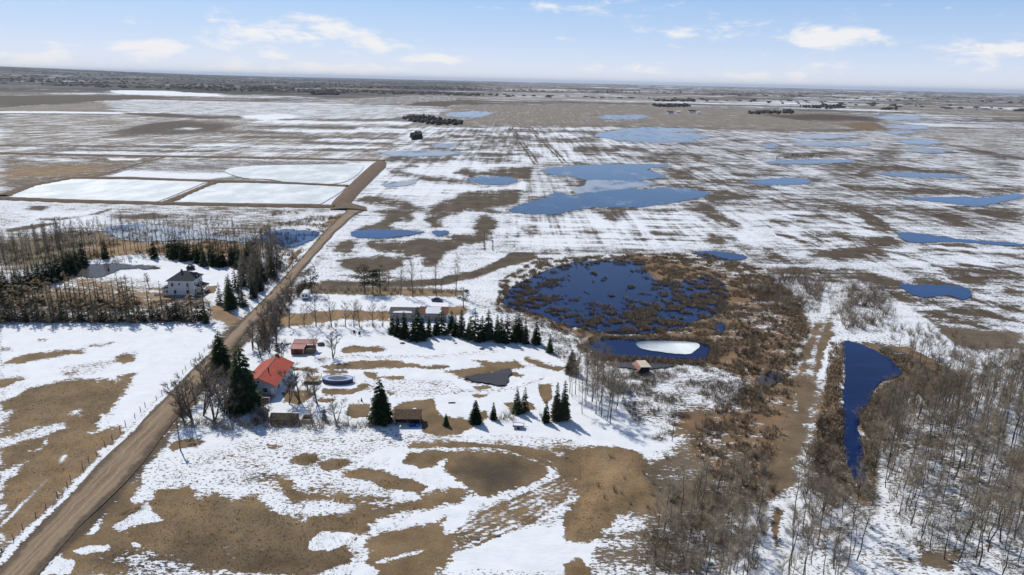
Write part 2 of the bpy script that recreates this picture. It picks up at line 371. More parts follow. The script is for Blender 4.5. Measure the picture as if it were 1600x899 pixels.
P([(185, 176), (270, 178), (330, 183), (440, 180), (330, 186), (230, 182)], s=.03, r=.2, c='mud', e=.8, w=.5)
P([(170, 207), (240, 192), (300, 188), (368, 195), (340, 205), (300, 208), (250, 212), (200, 212)], s=.0, r=.1, c='mud', e=2, w=1.5)
P([(265, 202), (300, 198), (318, 200), (300, 204)], s=.6, r=.2, e=2, w=1, c='grey')  # gleam of ice painted as a pale grey patch on the mud
P([(370, 182), (440, 178), (470, 184), (410, 188)], s=.85, r=.2, e=1.5, w=1)
for a, b, y in ((400, 760, 198), (380, 700, 214), (470, 640, 222), (0, 400, 227), (420, 590, 232), (60, 330, 234), (560, 800, 208), (250, 500, 205)):
    P([(a, y), ((a + b) / 2, y + 2), (b, y + 3)], s=.0, r=.2, c='far', line=1.0, e=1.2, w=1.5)
for a, b, y in ((400, 640, 190), (430, 740, 204), (500, 640, 218), (300, 590, 228), (100, 300, 238), (560, 700, 201)):
    P([(a, y), ((a + b) / 2, y + 2), (b, y + 3)], s=.95, r=.2, line=1.0, e=1.5, w=1.5)
# --- right/centre far stubble
P([(700, 165), (900, 162), (1200, 170), (1380, 180), (1390, 200), (1250, 206), (960, 199), (690, 198)], s=.16, r=.5, c='stubble', f=.9, e=2, w=1.5)
P([(1190, 180), (1280, 178), (1375, 184), (1368, 190), (1250, 188)], s=.05, r=.2, c='earth', e=1.5, w=1)
P([(1310, 193), (1360, 191), (1388, 198), (1384, 206), (1340, 203)], s=.0, r=.15, c='grass', e=1, w=1)
P([(640, 150), (720, 150), (700, 166), (560, 164), (500, 156)], s=.35, r=.4, c='grey', f=.8, e=1.5, w=1)
P([(650, 160), (710, 158), (700, 167), (635, 165)], s=.05, r=.2, c='earth', e=1, w=.5)
# --- mid left
P([(0, 243), (260, 246), (250, 262), (150, 278), (60, 292), (0, 306)], s=.30, r=.85, c='brush', f=.0, e=2, w=2)
P([(20, 262), (150, 258), (160, 268), (60, 275), (0, 280)], s=.1, r=.4, c='tan', e=6, w=2)
P([(30, 247), (100, 248), (145, 251), (100, 253)], s=.95, r=.4, e=1.5, w=1.5)
P([(165, 248), (220, 248), (215, 251), (170, 251)], s=.95, r=.3, e=1, w=1)
P([(260, 247), (590, 254), (535, 291), (315, 285), (165, 277)], s=.45, r=.75, c='grey', f=0, e=2, w=1)
P([(172, 274), (200, 266), (290, 272), (380, 272), (330, 279), (190, 279)], s=1, r=.1, c='ice', e=1.5, w=1.5)
P([(540, 256), (595, 253), (530, 292), (515, 290)], s=1, r=.3, e=1.5, w=2)
P([(0, 320), (520, 326), (545, 335), (505, 375), (430, 455), (330, 400), (0, 430)], s=.50, r=.9, c='brush', f=0, e=2, w=2)
P([(0, 320), (200, 322), (180, 350), (60, 365), (0, 362)], s=.82, r=.6, e=8, w=4)
P([(170, 330), (400, 330), (390, 352), (200, 352)], s=.62, r=.95, c='grey', e=6, w=4)
P([(5, 359), (60, 350), (102, 348), (60, 356), (20, 362)], s=0, r=.15, c='earth', e=1.5, w=2)
P([(44, 323), (75, 322), (72, 328), (50, 329)], s=0, r=.2, c='mud', e=1.5, w=1.5)
P([(60, 343), (130, 338), (178, 326), (160, 334), (90, 344)], s=.05, r=.3, c='earth', e=2, w=2)
P([(170, 338), (240, 333), (280, 339), (200, 343)], s=.05, r=.3, c='earth', e=2, w=2)
P([(0, 372), (160, 368), (140, 395), (90, 410), (0, 425)], s=.16, r=.7, c='olive', e=5, w=3)
P([(150, 372), (400, 378), (400, 402), (260, 398), (130, 402)], s=.15, r=.5, c='tan', e=4, w=3)
P([(440, 330), (545, 330), (515, 352), (480, 392), (430, 440), (420, 400)], s=.75, r=.8, e=3, w=3)
P([(505, 350), (530, 334), (543, 335), (520, 352), (508, 358)], s=0, r=.1, c='dirt', e=1.5, w=1.5)
P([(450, 405), (470, 390), (485, 385), (478, 400), (462, 415), (452, 416)], s=0, r=.1, c='dirt', e=1.5, w=1)
P([(120, 408), (200, 398), (290, 400), (340, 412), (375, 420), (350, 452), (335, 480), (345, 505), (300, 505), (320, 450), (250, 440), (180, 432), (110, 434)], s=1, r=.15, e=2, w=2)
P([(0, 438), (60, 430), (125, 426), (190, 440), (250, 452), (318, 456), (330, 470), (318, 500), (200, 505), (0, 505)], s=.30, r=.95, c='tan', e=4, w=3)
P([(75, 443), (115, 442), (120, 448), (90, 450)], s=1, r=.3, e=1.5, w=1.5)
P([(0, 480), (330, 478), (330, 505), (0, 505)], s=.6, r=.9, c='brush', e=4, w=3)
P([(320, 448), (340, 446), (337, 458), (322, 460)], s=0, r=.1, c='grass', e=1, w=1)
P([(325, 480), (345, 475), (380, 505), (365, 515), (335, 497)], s=.05, r=.2, c='dirt', e=2, w=1.5)
P([(240, 462), (262, 458), (270, 466), (300, 470), (245, 472)], s=.1, r=.3, c='tan', e=2, w=2)
# --- left near field
P([(0, 505), (345, 505), (330, 548), (220, 655), (150, 722), (0, 895)], s=.9, r=.5, c='grass', f=.35, e=3, w=2)
for q in ([(0, 544), (12, 543), (12, 548), (0, 550)], [(5, 568), (35, 556), (75, 551), (115, 546), (132, 545), (128, 552), (70, 561), (20, 571)], [(135, 539), (172, 537), (165, 540), (145, 542)],
          [(178, 562), (205, 553), (217, 556), (212, 561), (190, 569)], [(0, 593), (30, 589), (40, 593), (10, 601), (0, 603)], [(185, 590), (215, 584), (208, 592), (200, 606), (190, 600)], [(55, 531), (80, 530), (70, 534), (55, 534)]):
    P(q, s=.08, r=.6, c='grass', e=2.2, w=3.6)
P([(95, 575), (175, 565), (170, 575), (110, 585)], s=.72, r=.8, e=4, w=3)
P([(0, 630), (50, 606), (105, 594), (203, 595), (198, 610), (180, 632), (162, 650), (140, 680), (160, 673), (190, 667), (182, 684), (150, 714), (110, 762), (60, 815), (20, 858), (0, 875)], s=.09, r=.6, c='grass', f=.5, e=3.5, w=5)
P([(90, 690), (190, 668), (150, 714), (60, 815), (0, 875), (0, 790)], c='tan', e=10, w=5, k=.45)
for q in ([(0, 680), (50, 669), (102, 662), (100, 667), (60, 684), (20, 692), (0, 706)], [(110, 643), (128, 637), (131, 643), (115, 648)], [(0, 642), (28, 640), (8, 652), (0, 654)], [(0, 737), (46, 716), (32, 735), (0, 764)],
          [(66, 690), (78, 682), (70, 696)], [(45, 706), (65, 700), (55, 708)]):
    P(q, s=.85, r=.8, e=3, w=3, f=.6)
for q in ([(0, 822), (30, 790), (76, 747), (55, 768), (25, 802), (0, 826)], [(95, 713), (106, 710), (98, 722), (93, 724)]):
    P(q, s=.9, r=.3, e=1.5, w=1, c='ice')
P([(0, 882), (60, 820), (100, 783), (140, 737), (185, 697), (225, 656)], s=1, r=.5, line=6.5, e=2.5, w=2)
P([(0, 893), (75, 817), (113, 773), (142, 741), (208, 676), (222, 655), (262, 615), (297, 582), (332, 547)], s=.1, r=.9, c='mud', line=1.6, e=1.5, w=2)
P([(232, 640), (262, 609), (292, 582), (328, 549)], s=1, r=.3, line=2.5, e=1.5, w=1)
# --- yard and near field right of the road
P([(262, 700), (350, 560), (480, 455), (730, 465), (860, 520), (1100, 640), (1060, 700), (1030, 899), (62, 899)], s=.95, r=.42, c='grass', f=0, e=3, w=2)
P([(240, 730), (420, 690), (560, 700), (560, 790), (400, 780), (240, 760)], s=.78, r=.85, e=14, w=4)
# hedge strips
P([(455, 440), (560, 446), (720, 455), (722, 462), (600, 462), (455, 458)], s=.05, r=.5, c='brush', e=1.5, w=2)
P([(560, 452), (716, 456), (716, 463), (600, 460)], s=.05, r=.4, c='tan', e=1.5, w=1.5)
P([(400, 503), (440, 492), (520, 485), (560, 484), (615, 488), (612, 504), (560, 503), (540, 498), (470, 508), (400, 512)], s=.05, r=.5, c='tan', e=1.5, w=3)
P([(400, 500), (405, 530), (430, 470), (475, 440), (480, 455), (450, 480), (440, 500), (410, 560)], s=.3, r=.9, c='brush', e=3, w=3)
P([(455, 462), (720, 468), (725, 480), (600, 485), (450, 482)], s=1, r=.25, e=1.5, w=1.5)
P([(480, 462), (506, 463), (500, 468), (486, 466)], c='ice', s=.9, r=.1, e=1, w=1)
P([(700, 478), (730, 478), (725, 492), (700, 492)], s=.1, r=.4, c='tan', e=3, w=2)
for q in ([(531, 550), (545, 541), (590, 543), (605, 546), (590, 550), (540, 552)], [(500, 574), (550, 566), (625, 565), (660, 571), (702, 572), (695, 577), (640, 574), (550, 577), (508, 577)],
          [(503, 581), (540, 578), (540, 584), (510, 586)], [(570, 582), (590, 584), (592, 590), (634, 589), (630, 594), (585, 592), (572, 588)], [(655, 606), (675, 598), (692, 600), (688, 611), (660, 611)],
          [(738, 564), (800, 566), (830, 572), (800, 578), (770, 581), (765, 586), (725, 591), (692, 580), (725, 577), (757, 572)], [(741, 604), (760, 602), (769, 607), (745, 609)],
          [(503, 609), (560, 607), (572, 610), (545, 616), (505, 618)], [(443, 612), (485, 610), (490, 618), (470, 632), (445, 628)], [(548, 630), (580, 629), (583, 640), (575, 650), (555, 652), (543, 645)],
          [(612, 640), (625, 630), (650, 626), (676, 624), (680, 640), (692, 650), (732, 655), (739, 668), (722, 679), (682, 682), (660, 676), (658, 662), (610, 662)], [(733, 652), (760, 641), (766, 650), (742, 662)],
          [(842, 600), (862, 600), (862, 622), (850, 630), (843, 615)], [(800, 564), (816, 565), (803, 571)], [(820, 556), (832, 558), (848, 566), (880, 574), (872, 579), (838, 571), (820, 562)], [(800, 583), (820, 584), (816, 590), (800, 588)],
          [(735, 617), (762, 616), (758, 620), (738, 621)], [(608, 610), (632, 608), (626, 616), (610, 620)], [(560, 602), (575, 601), (572, 607), (562, 607)], [(260, 700), (275, 688), (305, 684), (322, 690), (310, 697), (285, 702), (268, 708)],
          [(790, 630), (830, 628), (840, 640), (800, 645)], [(455, 574), (495, 576), (500, 582), (460, 580)], [(500, 622), (530, 623), (525, 628), (500, 628)]):
    P(q, s=.03, r=.45, c='grass', e=1.4, w=2.4)
P([(570, 600), (700, 598), (720, 610), (640, 615), (580, 612)], s=.82, r=.9, e=5, w=3)
# foreground patches
G1 = [(50, 899), (118, 830), (160, 790), (195, 763), (222, 744), (215, 765), (204, 788), (232, 783), (258, 762), (300, 756), (312, 776), (340, 772), (375, 780), (400, 769), (415, 789), (445, 806), (475, 814), (500, 804), (530, 806), (560, 792), (500, 783), (455, 785), (437, 765), (430, 748), (447, 745), (470, 765), (505, 772),
      (560, 778), (600, 790), (650, 783), (680, 768), (735, 766), (737, 774), (675, 794), (620, 803), (582, 819), (572, 835), (556, 842), (545, 852), (555, 866), (575, 872), (540, 885), (500, 899), (50, 899)]
P(G1, s=.11, r=.66, c='grass', e=3.5, w=5)
P([(270, 840), (420, 850), (560, 860), (540, 899), (250, 899)], c='dark', e=14, w=8, k=.5)
P([(330, 780), (430, 800), (480, 830), (380, 835)], c='olive', e=14, w=8, k=.6)
P([(172, 827), (205, 805), (232, 785), (238, 800), (256, 814), (225, 820), (190, 829)], s=.95, r=.4, e=1.5, w=2)
P([(118, 834), (140, 812), (160, 801), (162, 812), (150, 835), (135, 837)], s=.95, r=.3, e=1.5, w=2)
P([(115, 862), (140, 853), (172, 852), (174, 861), (130, 868)], s=.95, r=.3, e=1.5, w=2)
P([(60, 899), (75, 880), (93, 861), (100, 872), (117, 876), (108, 899)], s=.95, r=.4, e=1.5, w=2)
P([(205, 848), (215, 848), (222, 856), (208, 855)], s=.95, r=.3, e=1.5, w=1)
P([(155, 868), (240, 862), (300, 880), (290, 899), (210, 899), (200, 880), (150, 876)], s=.55, r=1.0, c='mud', e=5, w=4)
P([(480, 857), (485, 844), (500, 831), (550, 831), (556, 838), (545, 849), (520, 859), (490, 861)], s=1, r=.2, e=1.5, w=1.5)
P([(500, 899), (540, 882), (580, 878), (600, 899)], s=.95, r=.5, e=2, w=2)
G2 = [(572, 850), (576, 842), (620, 829), (680, 815), (696, 811), (688, 826), (711, 841), (705, 862), (704, 876), (687, 891), (660, 905), (600, 905), (580, 882), (570, 864)]
P(G2, s=.11, r=.66, c='grass', e=3.5, w=5)
for q in ([(598, 876), (632, 865), (650, 860), (668, 858), (640, 868), (602, 879)], [(600, 872), (585, 880), (610, 880)]): P(q, s=.9, r=.5, e=1.5, w=2)
P([(697, 722), (715, 709), (770, 707), (830, 715), (868, 722), (850, 745), (812, 762), (770, 774), (745, 772), (725, 757), (700, 738)], s=.03, r=.35, c='grass', e=2.5, w=5)
P([(715, 720), (800, 715), (850, 728), (820, 755), (760, 768), (715, 750)], c='earth', e=16, w=8)
P([(740, 740), (800, 735), (815, 755), (770, 768)], c='dark', e=8, w=5, k=.6)
P([(632, 722), (640, 712), (662, 703), (700, 705), (740, 703), (775, 710), (720, 715), (690, 720), (675, 730), (660, 734), (640, 726)], s=.04, r=.45, c='grass', e=2, w=3)
P([(538, 738), (562, 731), (612, 740), (664, 759), (656, 770), (625, 765), (595, 765), (575, 752), (545, 745)], s=.02, r=.45, c='grass', e=2, w=3)
P([(455, 719), (472, 708), (497, 711), (492, 723), (475, 729)], s=.03, r=.4, c='grass', e=2, w=2.5)
P([(500, 724), (546, 716), (550, 722), (512, 741), (504, 735)], s=.08, r=.5, c='grass', e=2, w=3)
P([(418, 693), (436, 692), (438, 702), (422, 702)], s=.1, r=.5, c='grass', e=2, w=2)
P([(380, 728), (420, 735), (430, 745), (395, 748)], s=.35, r=.9, c='mud', e=5, w=4)
P([(555, 770), (610, 772), (615, 790), (570, 790)], s=.55, r=.9, e=6, w=4)
P([(800, 690), (890, 695), (905, 712), (900, 760), (890, 792), (868, 815), (800, 822), (722, 842), (740, 800), (835, 765), (868, 735), (800, 706), (700, 700), (700, 694)], s=.66, r=.85, f=.9, e=5, w=4)
P([(905, 697), (950, 698), (1000, 708), (1012, 727), (1062, 728), (1110, 735), (1150, 760), (1120, 800), (1060, 830), (1010, 815), (985, 800), (960, 810), (938, 842), (912, 850), (882, 845), (877, 809), (905, 774), (892, 766), (900, 748), (880, 715)], s=.04, r=.45, c='grass', f=.3, e=3, w=4)
P([(910, 715), (1000, 720), (1010, 760), (930, 800), (895, 840)], c='tan', e=10, w=5, k=.8)
P([(938, 842), (985, 800), (1060, 810), (1130, 780), (1180, 790), (1140, 899), (925, 899)], s=.5, r=1.0, c='brush', e=5, w=4)
P([(1000, 730), (1110, 680), (1190, 690), (1190, 790), (1110, 830), (1040, 810)], s=.22, r=.95, c='brush', e=6, w=5)
for k in range(9):
    o = k * 7
    P([(1000 - o * .6, 705 + o * .3), (960 - o * .5, 740 + o * .5), (915, 790 + o * .4), (885 + k, 835)], c='tan', line=1.2, e=1.6, w=1.5, k=.55)
P([(880, 882), (905, 872), (922, 890), (922, 905), (885, 905)], s=0, r=.3, c='grass', e=2, w=2)
for k in range(7):     # wheel arcs in the snow
    o = k * 3.2
    P([(640 + k, 700 - o * .6), (720, 694 - o * .3 + 3), (800, 697 + o * .35), (860, 708 + o), (895, 728 + o * 1.5)], s=.0, r=.6, line=.9, e=1.1, w=1.3, k=.9)
for k in range(6):
    o = k * 9
    P([(890 - k, 742 + o * .8), (830, 770 + o), (760, 800 + o), (700, 840 + o * .6)], s=.05, r=.7, line=1.1, e=1.2, w=1.8, k=.8)
for q in ([(455, 600), (520, 660), (600, 676), (700, 690), (820, 690), (930, 700)], [(340, 676), (480, 688), (640, 684), (800, 680), (900, 690)], [(470, 665), (560, 676), (700, 686)], [(500, 560), (560, 556), (680, 556), (780, 548)], [(620, 620), (700, 612), (800, 606), (850, 590)]):
    for o in (0, 2.2): P([(x, y + o) for x, y in q], s=.62, r=.95, line=.6, e=1.2, w=1.6, k=.6)
P([(380, 665), (560, 668), (700, 690), (560, 696), (380, 692)], s=.84, r=.75, e=8, w=3)
# --- field strip north of the yard
P([(560, 310), (840, 255), (840, 300), (800, 330), (860, 392), (760, 420), (690, 440), (480, 440), (420, 470), (540, 345)], s=.78, r=.75, c='earth', f=.5, e=2, w=2)
P([(640, 199), (960, 199), (1010, 215), (960, 256), (850, 256), (720, 270), (600, 262), (600, 240)], s=.68, r=.6, c='earth', f=1.0, e=2, w=2)
P([(600, 255), (720, 250), (850, 258), (840, 300), (700, 310), (560, 312), (580, 285)], s=.86, r=.62, c='earth', f=.8, e=2, w=2)
PB = [[(552, 313), (570, 308), (598, 309), (645, 319), (668, 328), (640, 327), (600, 321), (560, 319)],
      [(587, 331), (625, 326), (651, 330), (632, 338), (627, 346), (612, 351), (610, 361), (590, 362), (556, 362), (585, 350), (606, 342), (595, 334)],
      [(524, 394), (535, 380), (555, 374), (558, 380), (550, 392), (540, 397)], [(528, 408), (560, 402), (600, 400), (640, 405), (628, 415), (615, 421), (560, 425), (540, 420)],
      [(578, 378), (620, 376), (690, 375), (722, 371), (717, 385), (692, 395), (682, 412), (667, 416), (657, 401), (590, 393), (580, 386)],
      [(660, 341), (690, 330), (718, 332), (682, 346), (692, 352), (680, 358), (666, 352)], [(742, 343), (762, 336), (776, 345), (768, 361), (748, 371), (740, 360)], [(700, 368), (728, 365), (768, 372), (745, 380), (710, 378)],
      [(709, 271), (722, 267), (750, 265), (800, 262), (844, 257), (858, 262), (845, 272), (815, 280), (787, 278), (730, 276)],
      [(711, 306), (730, 299), (787, 297), (842, 300), (825, 310), (795, 321), (749, 327), (673, 334), (662, 332), (684, 319)], [(825, 284), (862, 283), (862, 291), (834, 292)], [(760, 325), (800, 331), (770, 334)],
      [(604, 265), (651, 272), (730, 283), (760, 291), (692, 285), (645, 278), (617, 274)], [(612, 261), (647, 257), (650, 260), (620, 264)], [(600, 249), (636, 247), (700, 246), (718, 251), (677, 254), (600, 253)], [(721, 246), (787, 247), (800, 250), (730, 250)],
      [(625, 341), (640, 335), (645, 342), (632, 346)], [(530, 430), (600, 428), (610, 433), (540, 436)], [(690, 318), (740, 316), (780, 322), (740, 326), (690, 324)]]
for q in PB: P(q, s=.10, r=.62, c='earth', e=2.2, w=3.4)
P([(500, 439), (612, 441), (687, 436), (750, 420), (800, 396), (860, 390), (925, 386), (1000, 389), (1030, 394), (915, 396), (842, 399), (842, 405), (800, 415), (737, 436), (687, 447), (625, 449), (500, 446)], s=.0, r=.2, c='earth', e=1.2, w=1.5)
for x0, x1, dx in ((795, 835, 13), (825, 880, 11)):       # paired wheel tracks
    for o in (0, 5):
        P([(x0 + o, 200), ((x0 + x1) / 2 + o, 226), (x1 + o * 1.5, 256)], s=.05, r=.3, line=.55, e=.9, w=.6, k=.9)
for (a, b) in (((846, 335), (868, 380)), ((858, 337), (878, 382)), ((925, 328), (966, 380)), ((940, 328), (978, 380)), ((1010, 332), (1090, 388)), ((1140, 358), (1180, 382)), ((755, 340), (757, 390)), ((765, 340), (770, 392))):
    P([a, ((a[0] + b[0]) / 2, (a[1] + b[1]) / 2), b], s=.2, r=.6, line=.5, e=.9, w=.8, k=.7)
for y, a, b in ((205, 690, 960), (212, 700, 830), (219, 660, 940), (226, 640, 860), (233, 660, 820), (240, 690, 850), (216, 760, 900)):
    P([(a, y), ((a + b) / 2, y + 1), (b, y + 2)], s=.1, r=.7, c='earth', line=1.1, e=1.2, w=2.4, k=.8)
# --- right fields
P([(960, 199), (1250, 206), (1400, 205), (1600, 230), (1600, 560), (1480, 540), (1400, 480), (1240, 430), (1050, 395), (840, 395), (800, 340), (840, 256), (960, 250), (1010, 220)], s=.55, r=.85, c='earth', f=.7, e=2, w=2)
P([(1400, 205), (1600, 200), (1600, 240), (1450, 230)], s=.42, r=.8, c='stubble', e=4, w=3)
P([(1100, 330), (1230, 320), (1600, 380), (1600, 480), (1500, 440), (1240, 400), (1060, 390)], s=.70, r=.7, f=.8, e=8, w=4)
P([(800, 335), (1060, 325), (1110, 350), (1140, 385), (1060, 388), (840, 392), (790, 380)], s=.70, r=.55, f=1.0, e=4, w=2)
PR = [[(1200, 343), (1215, 342), (1233, 347), (1220, 352), (1205, 349)], [(1240, 339), (1275, 335), (1318, 340), (1290, 345), (1260, 343)], [(1257, 362), (1270, 366), (1290, 377), (1275, 380)], [(1308, 364), (1350, 370), (1335, 376), (1318, 374)],
      [(1328, 328), (1345, 326), (1376, 342), (1402, 362), (1385, 365), (1352, 348)], [(1367, 371), (1392, 368), (1408, 380), (1382, 386), (1378, 400), (1340, 403), (1312, 404), (1265, 402), (1263, 396), (1312, 390), (1340, 384)],
      [(1435, 334), (1470, 331), (1502, 336), (1530, 356), (1505, 350), (1475, 346)], [(1480, 324), (1540, 326), (1600, 331), (1600, 345), (1560, 340), (1510, 330)], [(1478, 430), (1490, 417), (1537, 422), (1562, 419), (1600, 430), (1600, 437), (1562, 437), (1520, 445), (1498, 443)],
      [(1428, 436), (1460, 437), (1497, 445), (1490, 449), (1440, 446)], [(1572, 452), (1600, 455), (1600, 463), (1580, 460)], [(1295, 420), (1350, 422), (1400, 438), (1422, 444), (1390, 449), (1360, 440), (1300, 432), (1200, 432), (1200, 421)],
      [(1385, 455), (1418, 464), (1438, 478), (1420, 478), (1408, 470)], [(1413, 485), (1440, 486), (1462, 491), (1450, 495), (1420, 490)], [(1463, 475), (1500, 482), (1550, 487), (1570, 502), (1530, 497), (1490, 487)], [(1485, 499), (1525, 505), (1550, 517), (1530, 516)],
      [(1200, 392), (1220, 399), (1238, 410), (1200, 405)], [(1062, 325), (1110, 320), (1130, 335), (1164, 356), (1135, 357), (1112, 340), (1090, 330)], [(1005, 329), (1052, 328), (1040, 334)], [(915, 326), (1000, 325), (975, 332), (955, 350), (940, 338)],
      [(973, 370), (1017, 371), (1010, 374)], [(1103, 378), (1115, 367), (1151, 371), (1130, 379)], [(813, 357), (830, 356), (844, 361), (822, 364)], [(1404, 226), (1400, 240), (1372, 252), (1345, 262), (1318, 268), (1300, 278), (1292, 275), (1310, 262), (1345, 255), (1385, 238)],
      [(1335, 262), (1400, 261), (1450, 264), (1510, 268), (1490, 271), (1380, 270), (1350, 281), (1338, 276)], [(1040, 266), (1080, 265), (1085, 276), (1055, 274)], [(1145, 272), (1200, 272), (1190, 282), (1160, 279)], [(1200, 310), (1260, 312), (1330, 318), (1340, 322), (1260, 318), (1210, 316)],
      [(1080, 305), (1140, 300), (1180, 310), (1120, 318)], [(905, 228), (960, 232), (930, 245), (900, 238)], [(900, 212), (935, 208), (930, 216), (905, 218)], [(1000, 240), (1060, 238), (1120, 244), (1050, 248)], [(1115, 232), (1180, 236), (1150, 240)], [(1480, 225), (1560, 240), (1600, 247), (1540, 246)],
      [(1230, 340), (1275, 350), (1262, 352)], [(1440, 300), (1540, 298), (1600, 292), (1600, 300), (1500, 305)], [(1310, 290), (1410, 292), (1400, 300), (1330, 297)], [(1210, 238), (1330, 240), (1320, 246), (1220, 245)], [(1360, 298), (1420, 300), (1430, 305), (1380, 305)], [(1540, 470), (1600, 480), (1600, 488), (1560, 480)],
      [(1230, 325), (1330, 322), (1420, 322), (1440, 327), (1330, 330)], [(1500, 370), (1600, 384), (1600, 388), (1520, 380)]]
for q in PR: P(q, s=.12, r=.65, c='earth', e=2.4, w=4)
for k in range(110):        # broken furrow streaks of bare ground
    x = random.uniform(900, 1600); y = random.uniform(215, 500)
    if 1170 < x < 1400 and y > 400: continue
    if x < 1180 and y > 330: continue
    l = random.uniform(25, 90) * (y / 350); sl = random.uniform(.02, .30) * (y - 150) / 250
    P([(x, y), (x + l * .5, y + sl * l * .5 + random.uniform(-1, 1)), (x + l, y + sl * l)], s=.05, r=.6, c='earth', line=random.uniform(.8, 2.0), e=1.3, w=2.5, k=.85)
P([(1450, 507), (1475, 510), (1550, 517), (1600, 521), (1600, 556), (1560, 550), (1480, 537), (1460, 518)], s=.05, r=.4, c='brush', e=3, w=3)
# --- marsh
P([(790, 440), (840, 410), (980, 400), (1090, 398), (1180, 415), (1240, 460), (1270, 510), (1250, 640), (1210, 740), (1190, 795), (1120, 760), (1075, 690), (1110, 640), (1170, 600), (1100, 570), (1130, 545), (940, 572), (912, 545), (900, 528), (850, 512), (780, 485)], s=.24, r=1.0, c='reed', f=0, e=4, w=5)
P([(790, 445), (830, 415), (880, 402), (1000, 396), (960, 406), (880, 412), (840, 428), (800, 452)], s=.8, r=.9, c='brush', e=2, w=3)
P([(1010, 398), (1090, 396), (1180, 410), (1190, 430), (1140, 430), (1060, 410)], s=.5, r=.95, c='reed', e=3, w=4)
P([(1120, 470), (1210, 480), (1220, 510), (1170, 505)], s=.5, r=1, c='reed', e=6, w=5)
P([(760, 470), (850, 500), (900, 530), (920, 555), (880, 560), (840, 535), (770, 500), (730, 470)], s=.72, r=.9, c='brush', e=4, w=4)
P([(910, 575), (960, 580), (1030, 585), (1100, 575), (1168, 598), (1150, 630), (1120, 650), (1060, 690), (1000, 660), (960, 610)], s=.66, r=.95, c='brush', e=5, w=6)
P([(905, 532), (925, 530), (935, 560), (990, 562), (1100, 568), (1120, 545), (1105, 530), (940, 525)], s=.0, r=.25, c='tan', e=3, w=2)
P([(900, 540), (922, 535), (932, 552), (905, 552)], s=0, r=.2, c='grey', e=2, w=2)
P([(1060, 640), (1120, 640), (1110, 680), (1060, 680)], s=.12, r=.6, c='orange', e=7, w=5)
P([(1180, 640), (1250, 620), (1240, 740), (1190, 780)], s=.0, r=.4, c='orange', e=10, w=5, k=.7)
P([(1140, 450), (1180, 450), (1170, 480), (1135, 480)], s=.1, r=.6, c='orange', e=8, w=5)
P([(1265, 505), (1312, 480), (1304, 545), (1280, 600), (1259, 680), (1234, 772), (1186, 808), (1210, 700), (1241, 590)], s=.02, r=.6, c='trail', e=4, w=4)
for a in ([(1290, 490), (1281, 520), (1263, 590)], [(1277, 488), (1268, 515), (1245, 560)], [(1252, 560), (1236, 590)], [(1247, 615), (1240, 640)], [(1276, 540), (1266, 585)]):
    P(a, s=.75, r=.9, line=1.1, e=1.5, w=2.5, k=.8)
P([(1278, 445), (1322, 436), (1318, 480), (1290, 505), (1262, 500)], s=.85, r=.8, c='reed', e=3, w=3)
P([(1296, 527), (1312, 530), (1300, 600), (1276, 592)], s=.95, r=.4, e=1.5, w=2)
P([(1300, 495), (1400, 465), (1450, 500), (1500, 545), (1420, 562), (1385, 550), (1345, 538), (1306, 534)], s=.88, r=.8, c='brush', e=3, w=3)
P([(1395, 560), (1600, 545), (1600, 910), (1215, 910), (1335, 790), (1345, 680), (1380, 605)], s=.74, r=.8, c='brush', e=4, w=4)
P([(1350, 535), (1430, 545), (1500, 585), (1520, 612), (1470, 616), (1410, 605), (1365, 640), (1352, 700), (1362, 780), (1335, 795), (1330, 740), (1345, 640), (1380, 590)], s=.08, r=.6, c='reed', e=4, w=4)
P([(1360, 530), (1395, 545), (1440, 560), (1420, 570), (1390, 560)], s=.2, r=.8, c='dark', e=3, w=3)
P([(1300, 560), (1318, 540), (1318, 700), (1330, 770), (1290, 790), (1262, 760), (1272, 650)], s=.22, r=.85, c='reed', e=2, w=4)
P([(1270, 690), (1310, 700), (1310, 790), (1280, 800)], s=.2, r=.7, c='dark', e=6, w=4)
P([(1190, 790), (1240, 770), (1335, 790), (1230, 910), (1120, 910), (1150, 830)], s=.82, r=.65, c='brush', e=4, w=4)
P([(1208, 795), (1222, 796), (1216, 860), (1208, 830)], s=0, r=.5, c='reed', e=3, w=3)
P([(1572, 712), (1600, 708), (1600, 736), (1576, 727)], s=0, r=.3, c='grass', e=2, w=2)
P([(1440, 865), (1500, 862), (1480, 890), (1440, 880)], s=.1, r=.6, c='brush', e=4, w=3)
P([(1530, 640), (1600, 630), (1600, 700), (1540, 690)], s=1, r=.15, e=8, w=3)

RP = [(0, 895), (95, 822), (150, 765), (180, 733), (235, 674), (250, 656), (315, 587), (348, 547), (376, 516), (407, 486), (457, 430), (517, 361), (549, 333)]
P([(RP[i][0] + 6, RP[i][1]) for i in range(6)], s=.1, r=.8, c='earth', line=42, e=4, w=3)
P([(RP[i][0] + 3, RP[i][1]) for i in range(5, 9)], s=.2, r=.9, c='earth', line=27, e=3, w=3)
P(RP[8:], s=.25, r=.9, c='earth', line=13, e=3, w=2)
for q in ([(0, 878), (60, 815), (100, 779), (140, 733), (185, 693), (225, 652), (262, 612), (328, 548)], [(402, 478), (450, 424), (508, 357)]): P(q, s=1, r=.55, line=4.5, e=2, w=2)
P([(478, 420), (520, 372), (552, 338)], s=1, r=.6, line=3, e=2, w=2)
for (pts_, lab_) in SHORES: P(pts_ + [pts_[0]], s=.42, r=1.0, c='mud', line=1.3, e=1.2, w=1.5, k=.8)
V = np.concatenate([[[0, 0, 0]], np.stack([GX, GY, GZ], 1)])
ii = np.arange(nr - 1)[:, None] * ntt; jj = np.arange(ntt)[None, :]; j2 = (jj + 1) % ntt
Q = np.stack([ii + jj, ii + ntt + jj, ii + ntt + j2, ii + j2], -1).reshape(-1, 4)[:, ::-1] + 1
